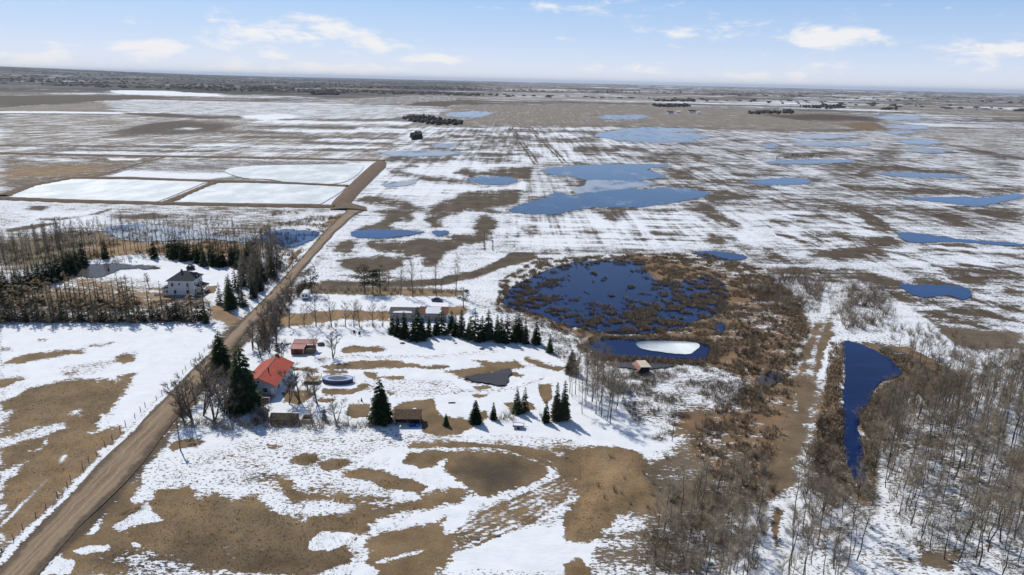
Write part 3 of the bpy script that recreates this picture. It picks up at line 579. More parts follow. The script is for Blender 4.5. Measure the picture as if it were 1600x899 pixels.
me = raw_mesh('ground', V, Q, smooth=True)
def add_attr(me, name, arr, t='FLOAT'):
    a = me.attributes.new(name, t, 'POINT')
    if t == 'FLOAT': a.data.foreach_set('value', np.concatenate([[arr[0]], arr]).astype(np.float32))
    else:
        c = np.concatenate([arr[:1], arr]); c = np.concatenate([c, np.ones((len(c), 1))], 1); a.data.foreach_set('color', c.astype(np.float32).ravel())
add_attr(me, 'snow', snow); add_attr(me, 'rough', rough); add_attr(me, 'furrow', fur); add_attr(me, 'soil', soil, 'FLOAT_COLOR')
t = NT('melting_snow_and_prairie')
fine = t.noise(1.1, 5, .68, stretch=(.65, 1.5, 1)); mid = t.noise(.16, 6, .65, stretch=(.6, 1.5, 1)); big = t.noise(.025, 4, .6)
rows = t.noise(1.0, 5, .65, stretch=(.16, .007, 1), rot=R(-9)); rows2 = t.noise(1.0, 4, .65, stretch=(.016, .09, 1), rot=R(-4))
nn = t.math('ADD', t.math('ADD', t.math('MULTIPLY', fine, .42), t.math('MULTIPLY', mid, .36)), t.math('MULTIPLY', big, .22))
nn = t.math('MULTIPLY', t.math('SUBTRACT', nn, .5), 5.0)
fr_ = t.math('MULTIPLY', t.math('SUBTRACT', t.math('ADD', t.math('MULTIPLY', rows, .45), t.math('MULTIPLY', rows2, .55)), .5), 4.5)
cov = t.math('ADD', t.math('ADD', t.attr('snow'), t.math('MULTIPLY', nn, t.attr('rough'))), t.math('MULTIPLY', fr_, t.math('MULTIPLY', t.attr('furrow'), .8)))
fl = t.rng(t.noise(1.5, 3, .6, stretch=(.8, 1.3, 1)), .54, .64, sm=True); cov = t.math('SUBTRACT', cov, t.math('MULTIPLY', fl, t.math('MULTIPLY', t.math('SUBTRACT', t.attr('rough'), .42, True), 1.5)))
wd = t.math('ADD', .06, t.math('MULTIPLY', t.attr('furrow'), .16)); mask = t.rng(cov, t.math('SUBTRACT', .5, wd), t.math('ADD', .5, wd), sm=True)
soilc = t.attr('soil', True)
v1 = t.rng(t.noise(3.0, 4, .6), .25, .75, .72, 1.3); v2 = t.rng(t.noise(.11, 6, .68), .3, .7, .58, 1.36)
sc_ = t.new('ShaderNodeVectorMath', operation='SCALE'); t.put(soilc, sc_.inputs[0]); t.put(t.math('MULTIPLY', v1, v2), sc_.inputs['Scale'])
warm = t.mix(t.rng(t.noise(.35, 4), .4, .65), sc_.outputs[0], (1.06, .99, .86, 1), 'MULTIPLY')
snc = t.mix(t.rng(t.noise(.25, 5, .6), .35, .7), (.78, .80, .83, 1), (.87, .885, .90, 1))
t.put(t.mix(mask, warm, snc), t.b.inputs['Base Color'])
t.b.inputs['Roughness'].default_value = .85; t.b.inputs['Specular IOR Level'].default_value = .15
hgt = t.math('ADD', t.math('MULTIPLY', mask, .5), t.math('ADD', t.math('MULTIPLY', fine, .5), t.math('MULTIPLY', mid, 1.1)))
t.bump(hgt, .55, .35)
me.materials.append(t.m)
g = link('ground', me); struct(g)

# ------------------------------------------------------------------ sheets: water, ice, roads
def sheet(name, pts, mat, z=.16, rag=1.5, step=2.0, thick=0, holes=0):
    Pw = [at(x, y) for x, y in pts]; c0 = np.mean(Pw, 0); dd = c0[1]
    ux = dd / F; uy = dd * dd / (F * H) * (1 + (H / dd) ** 2)
    out = []
    for i in range(len(Pw)):
        a, b = Pw[i], Pw[(i + 1) % len(Pw)]
        p0, p3 = Pw[i - 1], Pw[(i + 2) % len(Pw)]
        n = max(1, int(np.hypot(*((b - a) / np.array([ux, uy]))) / step))
        for k in range(n):
            s = k / n
            q = .5 * ((2 * a) + (-p0 + b) * s + (2 * p0 - 5 * a + 4 * b - p3) * s * s + (-p0 + 3 * a - 3 * b + p3) * s ** 3) if rag else a + (b - a) * s
            out.append(q)
    out = np.array(out)
    if rag:
        x, y = out[:, 0] / ux, out[:, 1] / uy
        out[:, 0] += (fbm(x / 9 + 3, y / 6, 4, .7) - .5) * rag * 3.4 * ux; out[:, 1] += (fbm(x / 9 + 77, y / 6 + 5, 4, .7) - .5) * rag * 1.7 * uy
    zz = z + max(0, (dd - 300) / 300) * .02
    tris = tessellate_polygon([[Vector((p[0], p[1], 0)) for p in out]])
    V = np.concatenate([out, np.full((len(out), 1), zz)], 1)
    T = np.array(tris)
    a, b, c = V[T[:, 0]], V[T[:, 1]], V[T[:, 2]]
    fl = np.cross(b - a, c - a)[:, 2] < 0; T[fl] = T[fl][:, ::-1]
    return link(name, raw_mesh(name, V, T, mat))
def water_mat(name, base, rough=.09, ice=0.0):
    t = NT(name); n = t.noise(.9, 4, .6); n2 = t.noise(.03, 4, .6)
    col = t.mix(t.rng(n2, .35, .65), c4(base), c4(tuple(v * 1.35 for v in base)))
    rip = t.noise(.12, 5, .65, stretch=(.35, 1.6, 1)); col = t.mix(t.rng(rip, .52, .72, 0, .55), col, c4(tuple(v * 2.2 + .012 for v in base)))  # sheen of wind ripples painted as lighter streaks in the water colour
    if ice:
        i = t.rng(t.noise(.05, 6, .65, stretch=(1, .45, 1)), .60 - ice * .35, .78 - ice * .3, sm=True)
        col = t.mix(t.math('MULTIPLY', i, .8), col, (.42, .48, .54, 1)); t.put(t.rng(i, 0, 1, rough, .5), t.b.inputs['Roughness'])
    else: t.b.inputs['Roughness'].default_value = rough
    t.put(col, t.b.inputs['Base Color']); t.b.inputs['IOR'].default_value = 1.33; t.b.inputs['Specular IOR Level'].default_value = .42
    t.bump(n, .12, .05)
    return t.m
W_deep = water_mat('deep_blue_water', (.003, .012, .062))
W_mid = water_mat('blue_water', (.008, .035, .13), .12)
W_far = water_mat('pale_blue_water', (.004, .022, .085), .12, .2)
W_icy = water_mat('half_frozen_water', (.05, .08, .16), .2, .75)
W_dark = water_mat('dark_meltwater', (.06, .052, .05), .22)
WATER = []; WM = dict(deep=W_deep, mid=W_mid, far=W_far, icy=W_icy, dark=W_dark)
for i, (pts, m, lab) in enumerate(ponds):
    o = sheet('pond', pts, WM[m], z=.17 + .004 * i, rag=4.0 if m == 'dark' else 2.3, step=1.2); struct(o, lab); WATER.append((pts, o))
t = NT('snowy_ice'); n1 = t.noise(.06, 5, .6, stretch=(1, .5, 1)); n2 = t.noise(.8, 4)
t.put(t.mix(t.rng(n1, .42, .62), (.50, .56, .58, 1), (.74, .765, .775, 1)), t.b.inputs['Base Color']); t.b.inputs['Roughness'].default_value = .6; t.bump(n2, .2, .08)
ICE = t.m
for pts, nm, lab in (([(17, 310), (35, 300), (85, 283), (150, 281), (310, 285), (313, 289), (250, 315), (240, 317), (40, 312)], 'frozen_lagoon', 'left snow-covered frozen lagoon inside its dikes'),
                     ([(280, 317), (330, 291), (380, 287), (520, 292), (538, 296), (505, 318), (500, 320), (340, 318)], 'frozen_lagoon', 'right snow-covered frozen lagoon inside its dikes'),
                     ([(352, 267), (400, 260), (545, 258), (568, 262), (535, 286), (460, 287), (420, 281), (380, 279)], 'frozen_lagoon', 'pale frozen pond above the right lagoon')):
    struct(sheet(nm, pts, ICE, z=.45, rag=.5), lab)
def slab_sheet(name, pts, mat, z0, z1, rag):
    o = sheet(name, pts, mat, z=z1, rag=rag, step=1.2); me = o.data
    n = len(me.vertices); co = np.empty(n * 3, np.float32); me.vertices.foreach_get('co', co); co = co.reshape(-1, 3)
    T = np.array([p.vertices[:] for p in me.polygons]); lo = co.copy(); lo[:, 2] = z0
    S = []
    for k in range(n): S += [(k, n + k, n + (k + 1) % n), (k, n + (k + 1) % n, (k + 1) % n)]
    o.data = raw_mesh(name, np.concatenate([co, lo]), np.concatenate([T, np.array(S)]), mat); return o
tag(slab_sheet('ice_floe', [(995, 538), (1020, 535), (1080, 537), (1093, 543), (1085, 551), (1072, 556), (1030, 552), (1003, 547)], ICE, .2, .5, 1.2), 'white oval ice floe drifting on the deep blue dugout pond', 'ice floe')

def ribbon(name, pl, mat, zc=.2, ze=.12, seg=4.0, jag=.25, cross=7, prof=None):
    """pl: list of (left survey point, right survey point)"""
    Ls = [at(*a) for a, b in pl]; Rs = [at(*b) for a, b in pl]; V = []; nrow = 0; cr = []
    for i in range(len(pl) - 1):
        n = max(1, int(np.hypot(*(Ls[i + 1] - Ls[i])) / seg))
        for k in range(n + (1 if i == len(pl) - 2 else 0)):
            s = k / n; l = Ls[i] + (Ls[i + 1] - Ls[i]) * s; r = Rs[i] + (Rs[i + 1] - Rs[i]) * s
            l = l + (l - r) / np.hypot(*(l - r)) * (fbm(np.array(nrow * .31), np.array(3.)) - .5) * jag * 4; r = r + (r - l) / np.hypot(*(l - r)) * (fbm(np.array(nrow * .31), np.array(9.)) - .5) * jag * 4
            for j in range(cross):
                q = j / (cross - 1); p = l + (r - l) * q; hgt_ = ze + (zc - ze) * (1 - abs(2 * q - 1) ** 2.2) if prof is None else prof(q)
                V.append((p[0], p[1], hgt_)); cr.append(q)
            nrow += 1
    Qd = [(i * cross + j, i * cross + j + 1, (i + 1) * cross + j + 1, (i + 1) * cross + j) for i in range(nrow - 1) for j in range(cross - 1)]
    me = raw_mesh(name, V, Qd, mat, smooth=True); a_ = me.attributes.new('cross', 'FLOAT', 'POINT'); a_.data.foreach_set('value', np.array(cr, dtype=np.float32)); return link(name, me)
t = NT('gravel_and_dirt'); rut = t.noise(1.0, 4, .6, stretch=(1.5, .02, 1), rot=R(-3)); f = t.noise(1.6, 5, .7); b_ = t.noise(.1, 4, .6)
k_ = t.math('ADD', t.math('MULTIPLY', rut, .55), t.math('ADD', t.math('MULTIPLY', f, .2), t.math('MULTIPLY', b_, .25)))
cq = t.math('ADD', t.attr('cross'), t.math('MULTIPLY', t.math('SUBTRACT', t.noise(.25, 5, .65), .5), .35)); ed = t.math('ABSOLUTE', t.math('SUBTRACT', cq, .5))
col_ = t.mix(t.rng(k_, .38, .62), (.16, .112, .07, 1), (.33, .235, .15, 1)); col_ = t.mix(t.rng(ed, .26, .42, sm=True), col_, t.mix(t.rng(f, .35, .65), (.075, .055, .038, 1), (.15, .105, .068, 1)))
wl = t.rng(t.math('ABSOLUTE', t.math('SUBTRACT', ed, .12)), 0, .035, .5, 0, sm=True); t.put(t.mix(wl, col_, (.40, .30, .20, 1)), t.b.inputs['Base Color']); t.b.inputs['Roughness'].default_value = .95; t.bump(rut, .5, .15)
DIRT = t.m
DIKE = simple('dike_earth', (.15, .105, .068), .95, .35, .4)
road = ribbon('gravel_road', [((-62, 955), (-5, 968)), ((0, 891), (62, 896)), ((75, 816), (120, 824)), ((113, 773), (195, 754)), ((141, 741), (222, 722)), ((208, 676), (262, 670)), ((222, 656), (276, 655)), ((297, 582), (333, 590)), ((334, 547), (362, 548)), ((362, 520), (390, 512)), ((400, 481), (413, 492)), ((450, 427), (464, 432)), ((510, 359), (525, 363)), ((541, 331), (556, 335)), ((535, 324), (572, 328))], DIRT, .55, .2, jag=.4, cross=9)
struct(road, 'brown gravel road running from the bottom left to the frozen lagoons')
road2 = ribbon('dike_road', [((515, 328), (574, 330)), ((517, 322), (572, 324)), ((520, 316), (548, 318)), ((541, 294), (566, 298)), ((560, 276), (586, 278)), ((580, 258), (603, 262)), ((588, 253), (604, 254))], DIKE, 1.3, .2, cross=9)
struct(road2, 'raised brown earth dike between the lagoons and the fields')
def ridge(name, pts, w, h, lab):
    Pw = [at(*p) for p in pts]; V = []; n = 0
    for i in range(len(Pw)):
        tdir = Pw[min(i + 1, len(Pw) - 1)] - Pw[max(i - 1, 0)]; tdir = tdir / np.hypot(*tdir); nrm = np.array([-tdir[1], tdir[0]])
        for q, hh_ in ((-.5, .05), (-.22, h), (.22, h * 1.05), (.5, .05)): p = Pw[i] + nrm * w * q * (1 + .25 * math.sin(i * 2.1)); V.append((p[0], p[1], hh_))
    Qd = [(i * 4 + j, (i + 1) * 4 + j, (i + 1) * 4 + j + 1, i * 4 + j + 1) for i in range(len(Pw) - 1) for j in range(3)]
    struct(link(name, raw_mesh(name, V, Qd, DIKE)), lab)
def dense(pts, n=12):
    out = []
    for a, b in zip(pts[:-1], pts[1:]):
        for k in range(n): out.append((a[0] + (b[0] - a[0]) * k / n, a[1] + (b[1] - a[1]) * k / n))
    return out + [pts[-1]]
ridge('dike', dense([(3, 307), (50, 291), (110, 280), (200, 279), (318, 284)]), 9, 1.1, 'brown dike along the far side of the left lagoon')
ridge('dike', dense([(-80, 306), (0, 311), (100, 315), (250, 319), (400, 322), (522, 324)]), 9, 1.2, 'brown dike along the near side of both lagoons')
ridge('dike', dense([(258, 318), (300, 301), (335, 286)]), 7, 1.2, 'brown dike dividing the two lagoons')
ridge('dike', dense([(315, 284), (420, 286), (542, 292)]), 9, 1.2, 'brown dike along the far side of the right lagoon')
ridge('cross_road', dense([(-150, 236), (0, 240), (160, 243.5), (400, 247), (600, 251.5)]), 14, .9, 'long brown earth road crossing behind the lagoons')
ridge('track', dense([(256, 246), (210, 258), (150, 276), (90, 283)]), 4.5, .35, 'brown farm track running down to the lagoons')

# ------------------------------------------------------------------ vegetation prototypes
BARK = varied('grey_brown_bark', (.12, .098, .078), .35); BARK_P = varied('pale_poplar_bark', (.105, .09, .072), .3); TWIG_M = varied('grey_twigs', (.19, .158, .125), .3)
TWIG = varied('bare_twigs', (.30, .245, .18), .35); TWIG_B = varied('brown_twigs', (.28, .22, .16), .35); TWIG_D = varied('dark_twigs', (.12, .098, .075), .35)
NEEDLE = varied('spruce_needles', (.058, .080, .036), .5); NEEDLE_P = varied('pine_needles', (.036, .05, .022), .3); NEEDLE_L = varied('olive_needles', (.075, .074, .038), .35)
LARCH = varied('larch_twigs', (.31, .24, .15), .3)
def rv(a, b): return random.uniform(a, b)
def spruce(h, rad_, dens=1.0, seed=0, gap=0.0):
    random.seed(seed); t = MB(); t.tube((0, 0, 0), (0, 0, h * .5), .018 * h, .012 * h, 6); t.tube((0, 0, h * .5), (0, 0, h * .98), .012 * h, .003 * h, 5)
    c = MB(); z = h * .05
    while z < h * .975:
        f = 1 - z / h; r = rad_ * (f ** .85) * rv(.85, 1.12) + .05 * h * .2; n = max(4, int(9 * dens * (f ** .4)))
        a0 = rv(0, 6.28)
        for k in range(n):
            a = a0 + 6.283 * k / n + rv(-.3, .3); rr = r * rv(.65, 1.15)
            if random.random() < gap: continue
            dx, dy = math.cos(a), math.sin(a); zz = z + rv(-.03, .03) * h; dr = rr * rv(.12, .42)
            tip = (dx * rr, dy * rr, zz - dr + rr * .08); base = (0, 0, zz + .02 * h); sx, sy = -dy, dx; w = rr * .24
            m1 = (dx * rr * .5 + sx * w, dy * rr * .5 + sy * w, zz - dr * .55); m2 = (dx * rr * .5 - sx * w, dy * rr * .5 - sy * w, zz - dr * .55)
            c.face((base, m1, tip)); c.face((base, tip, m2))
            for q in (.35, .6, .8):
                for s in (1, -1):
                    b = (dx * rr * q, dy * rr * q, zz - dr * q + .02); ll = rr * (1 - q) * .6 + .12 * rad_
                    e_ = (b[0] + (dx * .5 + sx * s) * ll, b[1] + (dy * .5 + sy * s) * ll, b[2] - ll * rv(.1, .55))
                    c.face((b, (b[0] + dx * ll * .35, b[1] + dy * ll * .35, b[2] + ll * .12), e_))
        z += h * rv(.030, .046) / dens ** .5
    c.face(((-.05, 0, h * .93), (.05, 0, h * .93), (0, 0, h))); c.face(((0, -.05, h * .93), (0, .05, h * .93), (0, 0, h)))
    return t, c
def pine(h, seed):
    random.seed(seed); t = MB(); t.tube((0, 0, 0), (rv(-.2, .2), 0, h * .9), .022 * h, .008 * h, 6); c = MB()
    for i in range(26):
        z = h * rv(.3, .97); a = rv(0, 6.28); r = h * .24 * (1.1 - abs(z / h - .6) * 1.5) * rv(.5, 1); p = Vector((math.cos(a) * r, math.sin(a) * r, z))
        t.tube((0, 0, z - .3), tuple(p), .035, .01, 3)
        for k in range(26):
            q = p + Vector((rv(-1, 1), rv(-1, 1), rv(-.5, .5))) * h * .085; d_ = Vector((rv(-1, 1), rv(-1, 1), rv(-.2, 1))).normalized() * .55
            c.sliver(q, q + d_, .12, Vector((rv(-1, 1), rv(-1, 1), rv(-1, 1))).normalized())
    return t, c
def bare(h, spread, nb, ntw, seed, stems=1, low=.3, up=1.0, tw=.018, r0=.011, twl=.10):
    """leafless tree: stems, limbs and a haze of fine twigs"""
    random.seed(seed); t = MB(); c = MB()
    for s in range(stems):
        hh_ = h * (1 if stems == 1 else rv(.7, 1)); a = rv(0, 6.28); lean = rv(.02, .08) * hh_ if stems == 1 else rv(.1, .42) * spread * 2
        pts = [Vector((0, 0, 0))]; n = 5
        for k in range(1, n + 1):
            f = k / n; pts.append(Vector((math.cos(a) * lean * f ** .8 + rv(-.012, .012) * h, math.sin(a) * lean * f ** .8 + rv(-.012, .012) * h, hh_ * f)))
        rr = r0 * hh_ / (stems ** .35)
        for k in range(n): t.tube(pts[k], pts[k + 1], rr * (1 - k / n * .85), rr * (1 - (k + 1) / n * .85), 5 if k < 2 else 4)
        for b in range(int(nb / stems)):
            f = low + (1 - low) * (b + rv(0, 1)) / (nb / stems) * .97; k = min(int(f * n), n - 1); base = pts[k].lerp(pts[k + 1], f * n - k)
            ba = rv(0, 6.28); ln = spread * (1.15 - f * .75) * rv(.6, 1.15) * (.6 if stems > 1 else 1)
            mid_ = base + Vector((math.cos(ba) * ln * .55, math.sin(ba) * ln * .55, ln * .45 * up)); tip = base + Vector((math.cos(ba) * ln * .9, math.sin(ba) * ln * .9, ln * 1.15 * up))
            t.tube(base, mid_, rr * .35 * (1.1 - f), rr * .22 * (1.1 - f), 3); t.tube(mid_, tip, rr * .22 * (1.1 - f), .006, 3)
            for q in range(int(ntw / nb)):
                g_ = rv(.15, 1); o = base.lerp(mid_, g_ * 2) if g_ < .5 else mid_.lerp(tip, g_ * 2 - 1)
                d_ = Vector((math.cos(ba) + rv(-1, 1), math.sin(ba) + rv(-1, 1), rv(.1, 1.5) * up)).normalized() * h * twl * rv(.5, 1.4)
                c.sliver(o, o + d_, tw, Vector((rv(-1, 1), rv(-1, 1), rv(-.4, .4))).normalized())
                e_ = o + d_ * rv(.3, .7); d2 = Vector((rv(-1, 1), rv(-1, 1), rv(0, 1))).normalized() * h * twl * .5
                c.sliver(e_, e_ + d2, tw * .7, Vector((rv(-1, 1), rv(-1, 1), 0)).normalized())
    return t, c
def shrub(h, spread, n, seed, tw=.02):
    random.seed(seed); c = MB()
    for i in range(n):
        a = rv(0, 6.28); r = rv(0, .35) * spread; b = Vector((math.cos(a) * r, math.sin(a) * r, 0)); a2 = a + rv(-.8, .8); hh_ = h * rv(.45, 1)
        m = b + Vector((math.cos(a2) * spread * .3, math.sin(a2) * spread * .3, hh_ * .5)); e_ = b + Vector((math.cos(a2) * spread * rv(.3, .9), math.sin(a2) * spread * rv(.3, .9), hh_))
        c.tube(b, m, .028, .018, 3); c.sliver(m, e_, .02, (rv(-1, 1), rv(-1, 1), 0))
        for k in range(9):
            o = m.lerp(e_, rv(0, 1)) if k > 2 else b.lerp(m, rv(.3, 1)); d_ = Vector((rv(-1, 1), rv(-1, 1), rv(.1, 1.2))).normalized() * h * rv(.1, .3)
            c.sliver(o, o + d_, tw, Vector((rv(-1, 1), rv(-1, 1), rv(-.3, .3))).normalized())
    return c
def protos(fn, specs, bark, leaf): return [(a.mesh('trunk', bark), b.mesh('crown', leaf)) for a, b in (fn(*s) if isinstance(s, tuple) else fn(**s) for s in specs)]
SPR = protos(spruce, [(10, 2.3, 1.0, s, .06) for s in range(4)], BARK, NEEDLE)
SPR_W = protos(spruce, [(10, 3.0, 1.3, s + 20, .05) for s in range(2)], BARK, NEEDLE)
SPR_O = protos(spruce, [(10, 1.7, 1.2, s + 40, .0) for s in range(3)], BARK, NEEDLE_L)
SPR_T = protos(spruce, [(10, 2.4, .8, s + 60, .35) for s in range(3)], BARK, NEEDLE_L)
LAR = protos(spruce, [(10, 2.3, .5, s + 80, .62) for s in range(4)], BARK, LARCH)
PINE = protos(pine, [(9, s) for s in (5, 6)], BARK, NEEDLE_P)
ASP = protos(bare, [dict(h=10, spread=1.5, nb=20, ntw=600, seed=s, low=.42, tw=.013, r0=.0088) for s in range(100, 108)], BARK_P, TWIG)
POP = protos(bare, [dict(h=17, spread=1.5, nb=30, ntw=330, seed=s, low=.25, up=1.5, tw=.045, r0=.0105, twl=.07) for s in range(120, 124)], BARK_P, TWIG)
MAP = protos(bare, [dict(h=8, spread=3.3, nb=34, ntw=1100, seed=s, stems=3, low=.3, up=.75, tw=.024, r0=.03) for s in range(140, 145)], BARK, TWIG_M)
SML = protos(bare, [dict(h=8, spread=2.8, nb=26, ntw=520, seed=s, low=.25, up=.85, tw=.026, r0=.022) for s in range(160, 165)], BARK, TWIG_M)
SHR = [shrub(3, 1.5, 26, 200 + s).mesh('willow_shrub', TWIG_B) for s in range(4)]
SHR_D = [shrub(3.5, 1.5, 34, 220 + s, .028).mesh('dark_shrub', TWIG_D) for s in range(3)]
SHR_G = [shrub(2, 1.2, 22, 240 + s, .018).mesh('grey_shrub', TWIG) for s in range(3)]
random.seed(99)
COUNT = {}
def plant(name, protoset, p, h, label, cat, group=None, base_h=10.0, wid=1.0):
    o = bpy.data.objects.new(name, None); COL.objects.link(o); o.empty_display_size = .5
    s = h / base_h; o.location = (p[0], p[1], float(terrain(np.array(p[0]), np.array(p[1]))) - .05); o.rotation_euler = (0, 0, rv(0, 6.28)); o.scale = (s * wid, s * wid, s)
    tr, cr = random.choice(protoset)
    a = bpy.data.objects.new('trunk', tr); b = bpy.data.objects.new('crown', cr); COL.objects.link(a); COL.objects.link(b); a.parent = o; b.parent = o
    tag(o, label, cat, group); COUNT[name] = COUNT.get(name, 0) + 1; return o
def bush(name, ms, p, sc, label, cat, group=None, sz=1.0):
    o = link(name, random.choice(ms), None, (p[0], p[1], float(terrain(np.array(p[0]), np.array(p[1]))) - .04), rv(0, 6.28), (sc, sc, sc * sz)); COUNT[name] = COUNT.get(name, 0) + 1
    return tag(o, label, cat, group)
def part_of(i, n): return ' in its left part' if i < n / 3 else ' in its middle part' if i < 2 * n / 3 else ' in its right part'
def hgt_of(xb, yb, yt):
    """height in metres of an upright thing with foot (xb,yb) and tip yt"""
    g_ = at(xb, yb); Dep = g_[1] * math.cos(PITCH) + H * math.sin(PITCH)
    return (yb - yt) * Dep / F / math.cos(PITCH) * 1.0 / (1 - 0.0)
def inside(poly, n, seed, mind=1.5):
    random.seed(seed); W = [at(*p) for p in poly]; A = np.array(W); lo, hi = A.min(0), A.max(0); out = []; tries = 0
    while len(out) < n and tries < n * 60:
        tries += 1; p = np.array([random.uniform(lo[0], hi[0]), random.uniform(lo[1], hi[1])])
        if psdf(np.array([p[0]]), np.array([p[1]]), A)[0] <= 0: continue
        if any((p[0] - q[0]) ** 2 + (p[1] - q[1]) ** 2 < mind * mind for q in out): continue
        out.append(p)
    return out
ORD = ['first', 'second', 'third', 'fourth', 'fifth', 'sixth', 'seventh', 'eighth', 'ninth', 'tenth', 'eleventh', 'twelfth', 'thirteenth', 'fourteenth', 'fifteenth', 'sixteenth', 'seventeenth', 'eighteenth', 'nineteenth', 'twentieth', 'twenty-first', 'twenty-second', 'twenty-third', 'twenty-fourth', 'twenty-fifth', 'twenty-sixth', 'twenty-seventh', 'twenty-eighth']

# spruce row behind the yard
rowx = [(614, 523, 490), (623, 526, 492), (632, 528, 487), (643, 531, 489), (651, 532, 484), (660, 530, 492), (671, 524, 486), (681, 522, 491), (689, 523, 484), (705, 520, 482), (714, 525, 488), (722, 529, 482), (734, 530, 494), (743, 532, 484), (753, 531, 492), (765, 532, 489), (775, 531, 492), (785, 533, 490), (795, 534, 486), (804, 534, 493), (812, 535, 489), (822, 536, 496), (836, 538, 498)]
for i, (x, yb, yt) in enumerate(rowx):
    plant('spruce_tree', (SPR, SPR_O, SPR, SPR_T, SPR)[i % 5], at(x + rv(-2.5, 2.5), yb + rv(-3, 1.5)), hgt_of(x, yb, yt) * rv(.86, 1.12), '%s spruce from the left in the dark row behind the snowy yard' % ORD[i], 'tree', 'spruces in the row behind the yard', wid=1.35)
for x, yb, yt, ps, lab in [(595, 660, 588, SPR_W, 'large dark spruce left of the brown roofed shed'), (743, 661, 622, SPR_W, 'dark spruce left of the puddle edge bushes, below the yard'), (771, 655, 626, SPR, 'slim spruce beside the round bush below the yard'),
                           (697, 665, 645, SPR_W, 'tiny spruce on the brown grass right of the shed'), (808, 645, 604, SPR, 'left of two spruces standing together below the yard'), (820, 643, 602, SPR_T, 'thin right-hand spruce of two standing together'),
                           (853, 660, 624, SPR, 'short spruce at the foot of the dense spruce pair'), (869, 656, 594, SPR_O, 'left tree of the tall dense green spruce pair'), (881, 656, 591, SPR_O, 'right tree of the tall dense green spruce pair'),
                           (893, 583, 544, SPR_W, 'lone spruce at the top of the bare aspen clump'), (859, 551, 521, SPR, 'lone spruce just right of the end of the dark spruce row'), (507, 656, 633, SPR_T, 'small green spruce among bare yard trees'),
                           (347, 585, 515, SPR_W, 'tall dark spruce nearest the road beside the red roofed house'), (382, 640, 535, SPR_W, 'tallest dark spruce in front of the red roofed house'), (372, 612, 548, SPR, 'dark spruce between the two tallest by the road'),
                           (433, 548, 528, SPR_T, 'sparse young spruce behind the red roofed house'), (165, 404, 373, SPR, 'lone dark spruce behind the frozen dugout'), (241, 404, 371, SPR, 'second lone dark spruce on the far side of the farm clearing'), (170, 424, 416, SPR, 'small dark spruce on the ice edge of the dugout'),
                           (322, 505, 482, SPR, 'dark spruce at the corner of the farmhouse driveway'), (565, 627, 620, SPR, 'tiny dark spruce on the snow below the pool')]:
    plant('spruce_tree', ps, at(x, yb), hgt_of(x, yb, yt), lab, 'tree', wid=1.12)
# dark spruce belts round the farmhouse
k = 0
for pl, n, lab, grp in (([(-30, 480), (0, 470), (30, 462), (60, 447), (95, 433), (132, 416)], 34, 'dark spruce in the curved belt left of the frozen dugout', 'dark spruces in the left belt'), ([(262, 404), (290, 408), (320, 413), (350, 418), (385, 418), (398, 412)], 30, 'dark spruce in the thick belt behind the white farmhouse', 'dark spruces in the belt behind the farmhouse')):
    dpl = dense(pl, 20)
    for i in range(n):
        x, y = dpl[int((i + .5) / n * (len(dpl) - 1))]; x += rv(-3, 3); y += rv(-5, 3)
        plant('spruce_tree', SPR, at(x, y), rv(7.5, 11.5), lab, 'tree', grp, wid=1.15)
for i, p in enumerate(inside([(340, 487), (385, 482), (425, 445), (428, 425), (395, 425), (365, 440), (345, 465)], 20, 5, 2.4)):
    plant('spruce_tree', SPR_T if i % 2 else SPR, p, rv(8, 11), 'scraggly dark spruce in the grove between farmhouse and road', 'tree', 'spruces in the roadside grove', wid=1.1)
for i, p in enumerate(inside([(372, 470), (400, 470), (432, 432), (432, 395), (402, 398), (385, 420)], 30, 6, 1.6)):
    plant('poplar_tree', POP, p, rv(11, 17), 'tall grey bare poplar in the grove between farmhouse and road', 'tree', 'bare poplars in the roadside grove', 17)
for i, p in enumerate(inside([(375, 480), (420, 452), (445, 420), (432, 405), (400, 430)], 26, 8, 1.5)): bush('dark_shrub', SHR_D, p, rv(.8, 1.4), 'dark leafless shrub under the grove between farmhouse and road', 'shrub', 'dark shrubs in the roadside grove')
# poplar row beyond the clearing
dpl = dense([(-40, 450), (0, 437), (60, 415), (130, 402), (200, 396), (270, 396), (340, 402), (396, 402)], 30)
for i in range(78):
    x, y = dpl[int((i + .5) / 78 * (len(dpl) - 1))]
    plant('poplar_tree', POP, at(x + rv(-1, 1), y + rv(-3, 1)), rv(14, 19), 'tall bare poplar in the long row behind the farm clearing' + part_of(i, 78), 'tree', 'bare poplars in the long row', 17, wid=.8)
for i, p in enumerate(inside([(0, 392), (120, 372), (130, 385), (60, 400), (0, 412)], 24, 18, 3)):
    plant('poplar_tree', POP, p, rv(9, 13), 'thin bare poplar in the olive thicket at the left edge', 'tree', 'thin poplars in the left thicket', 17)
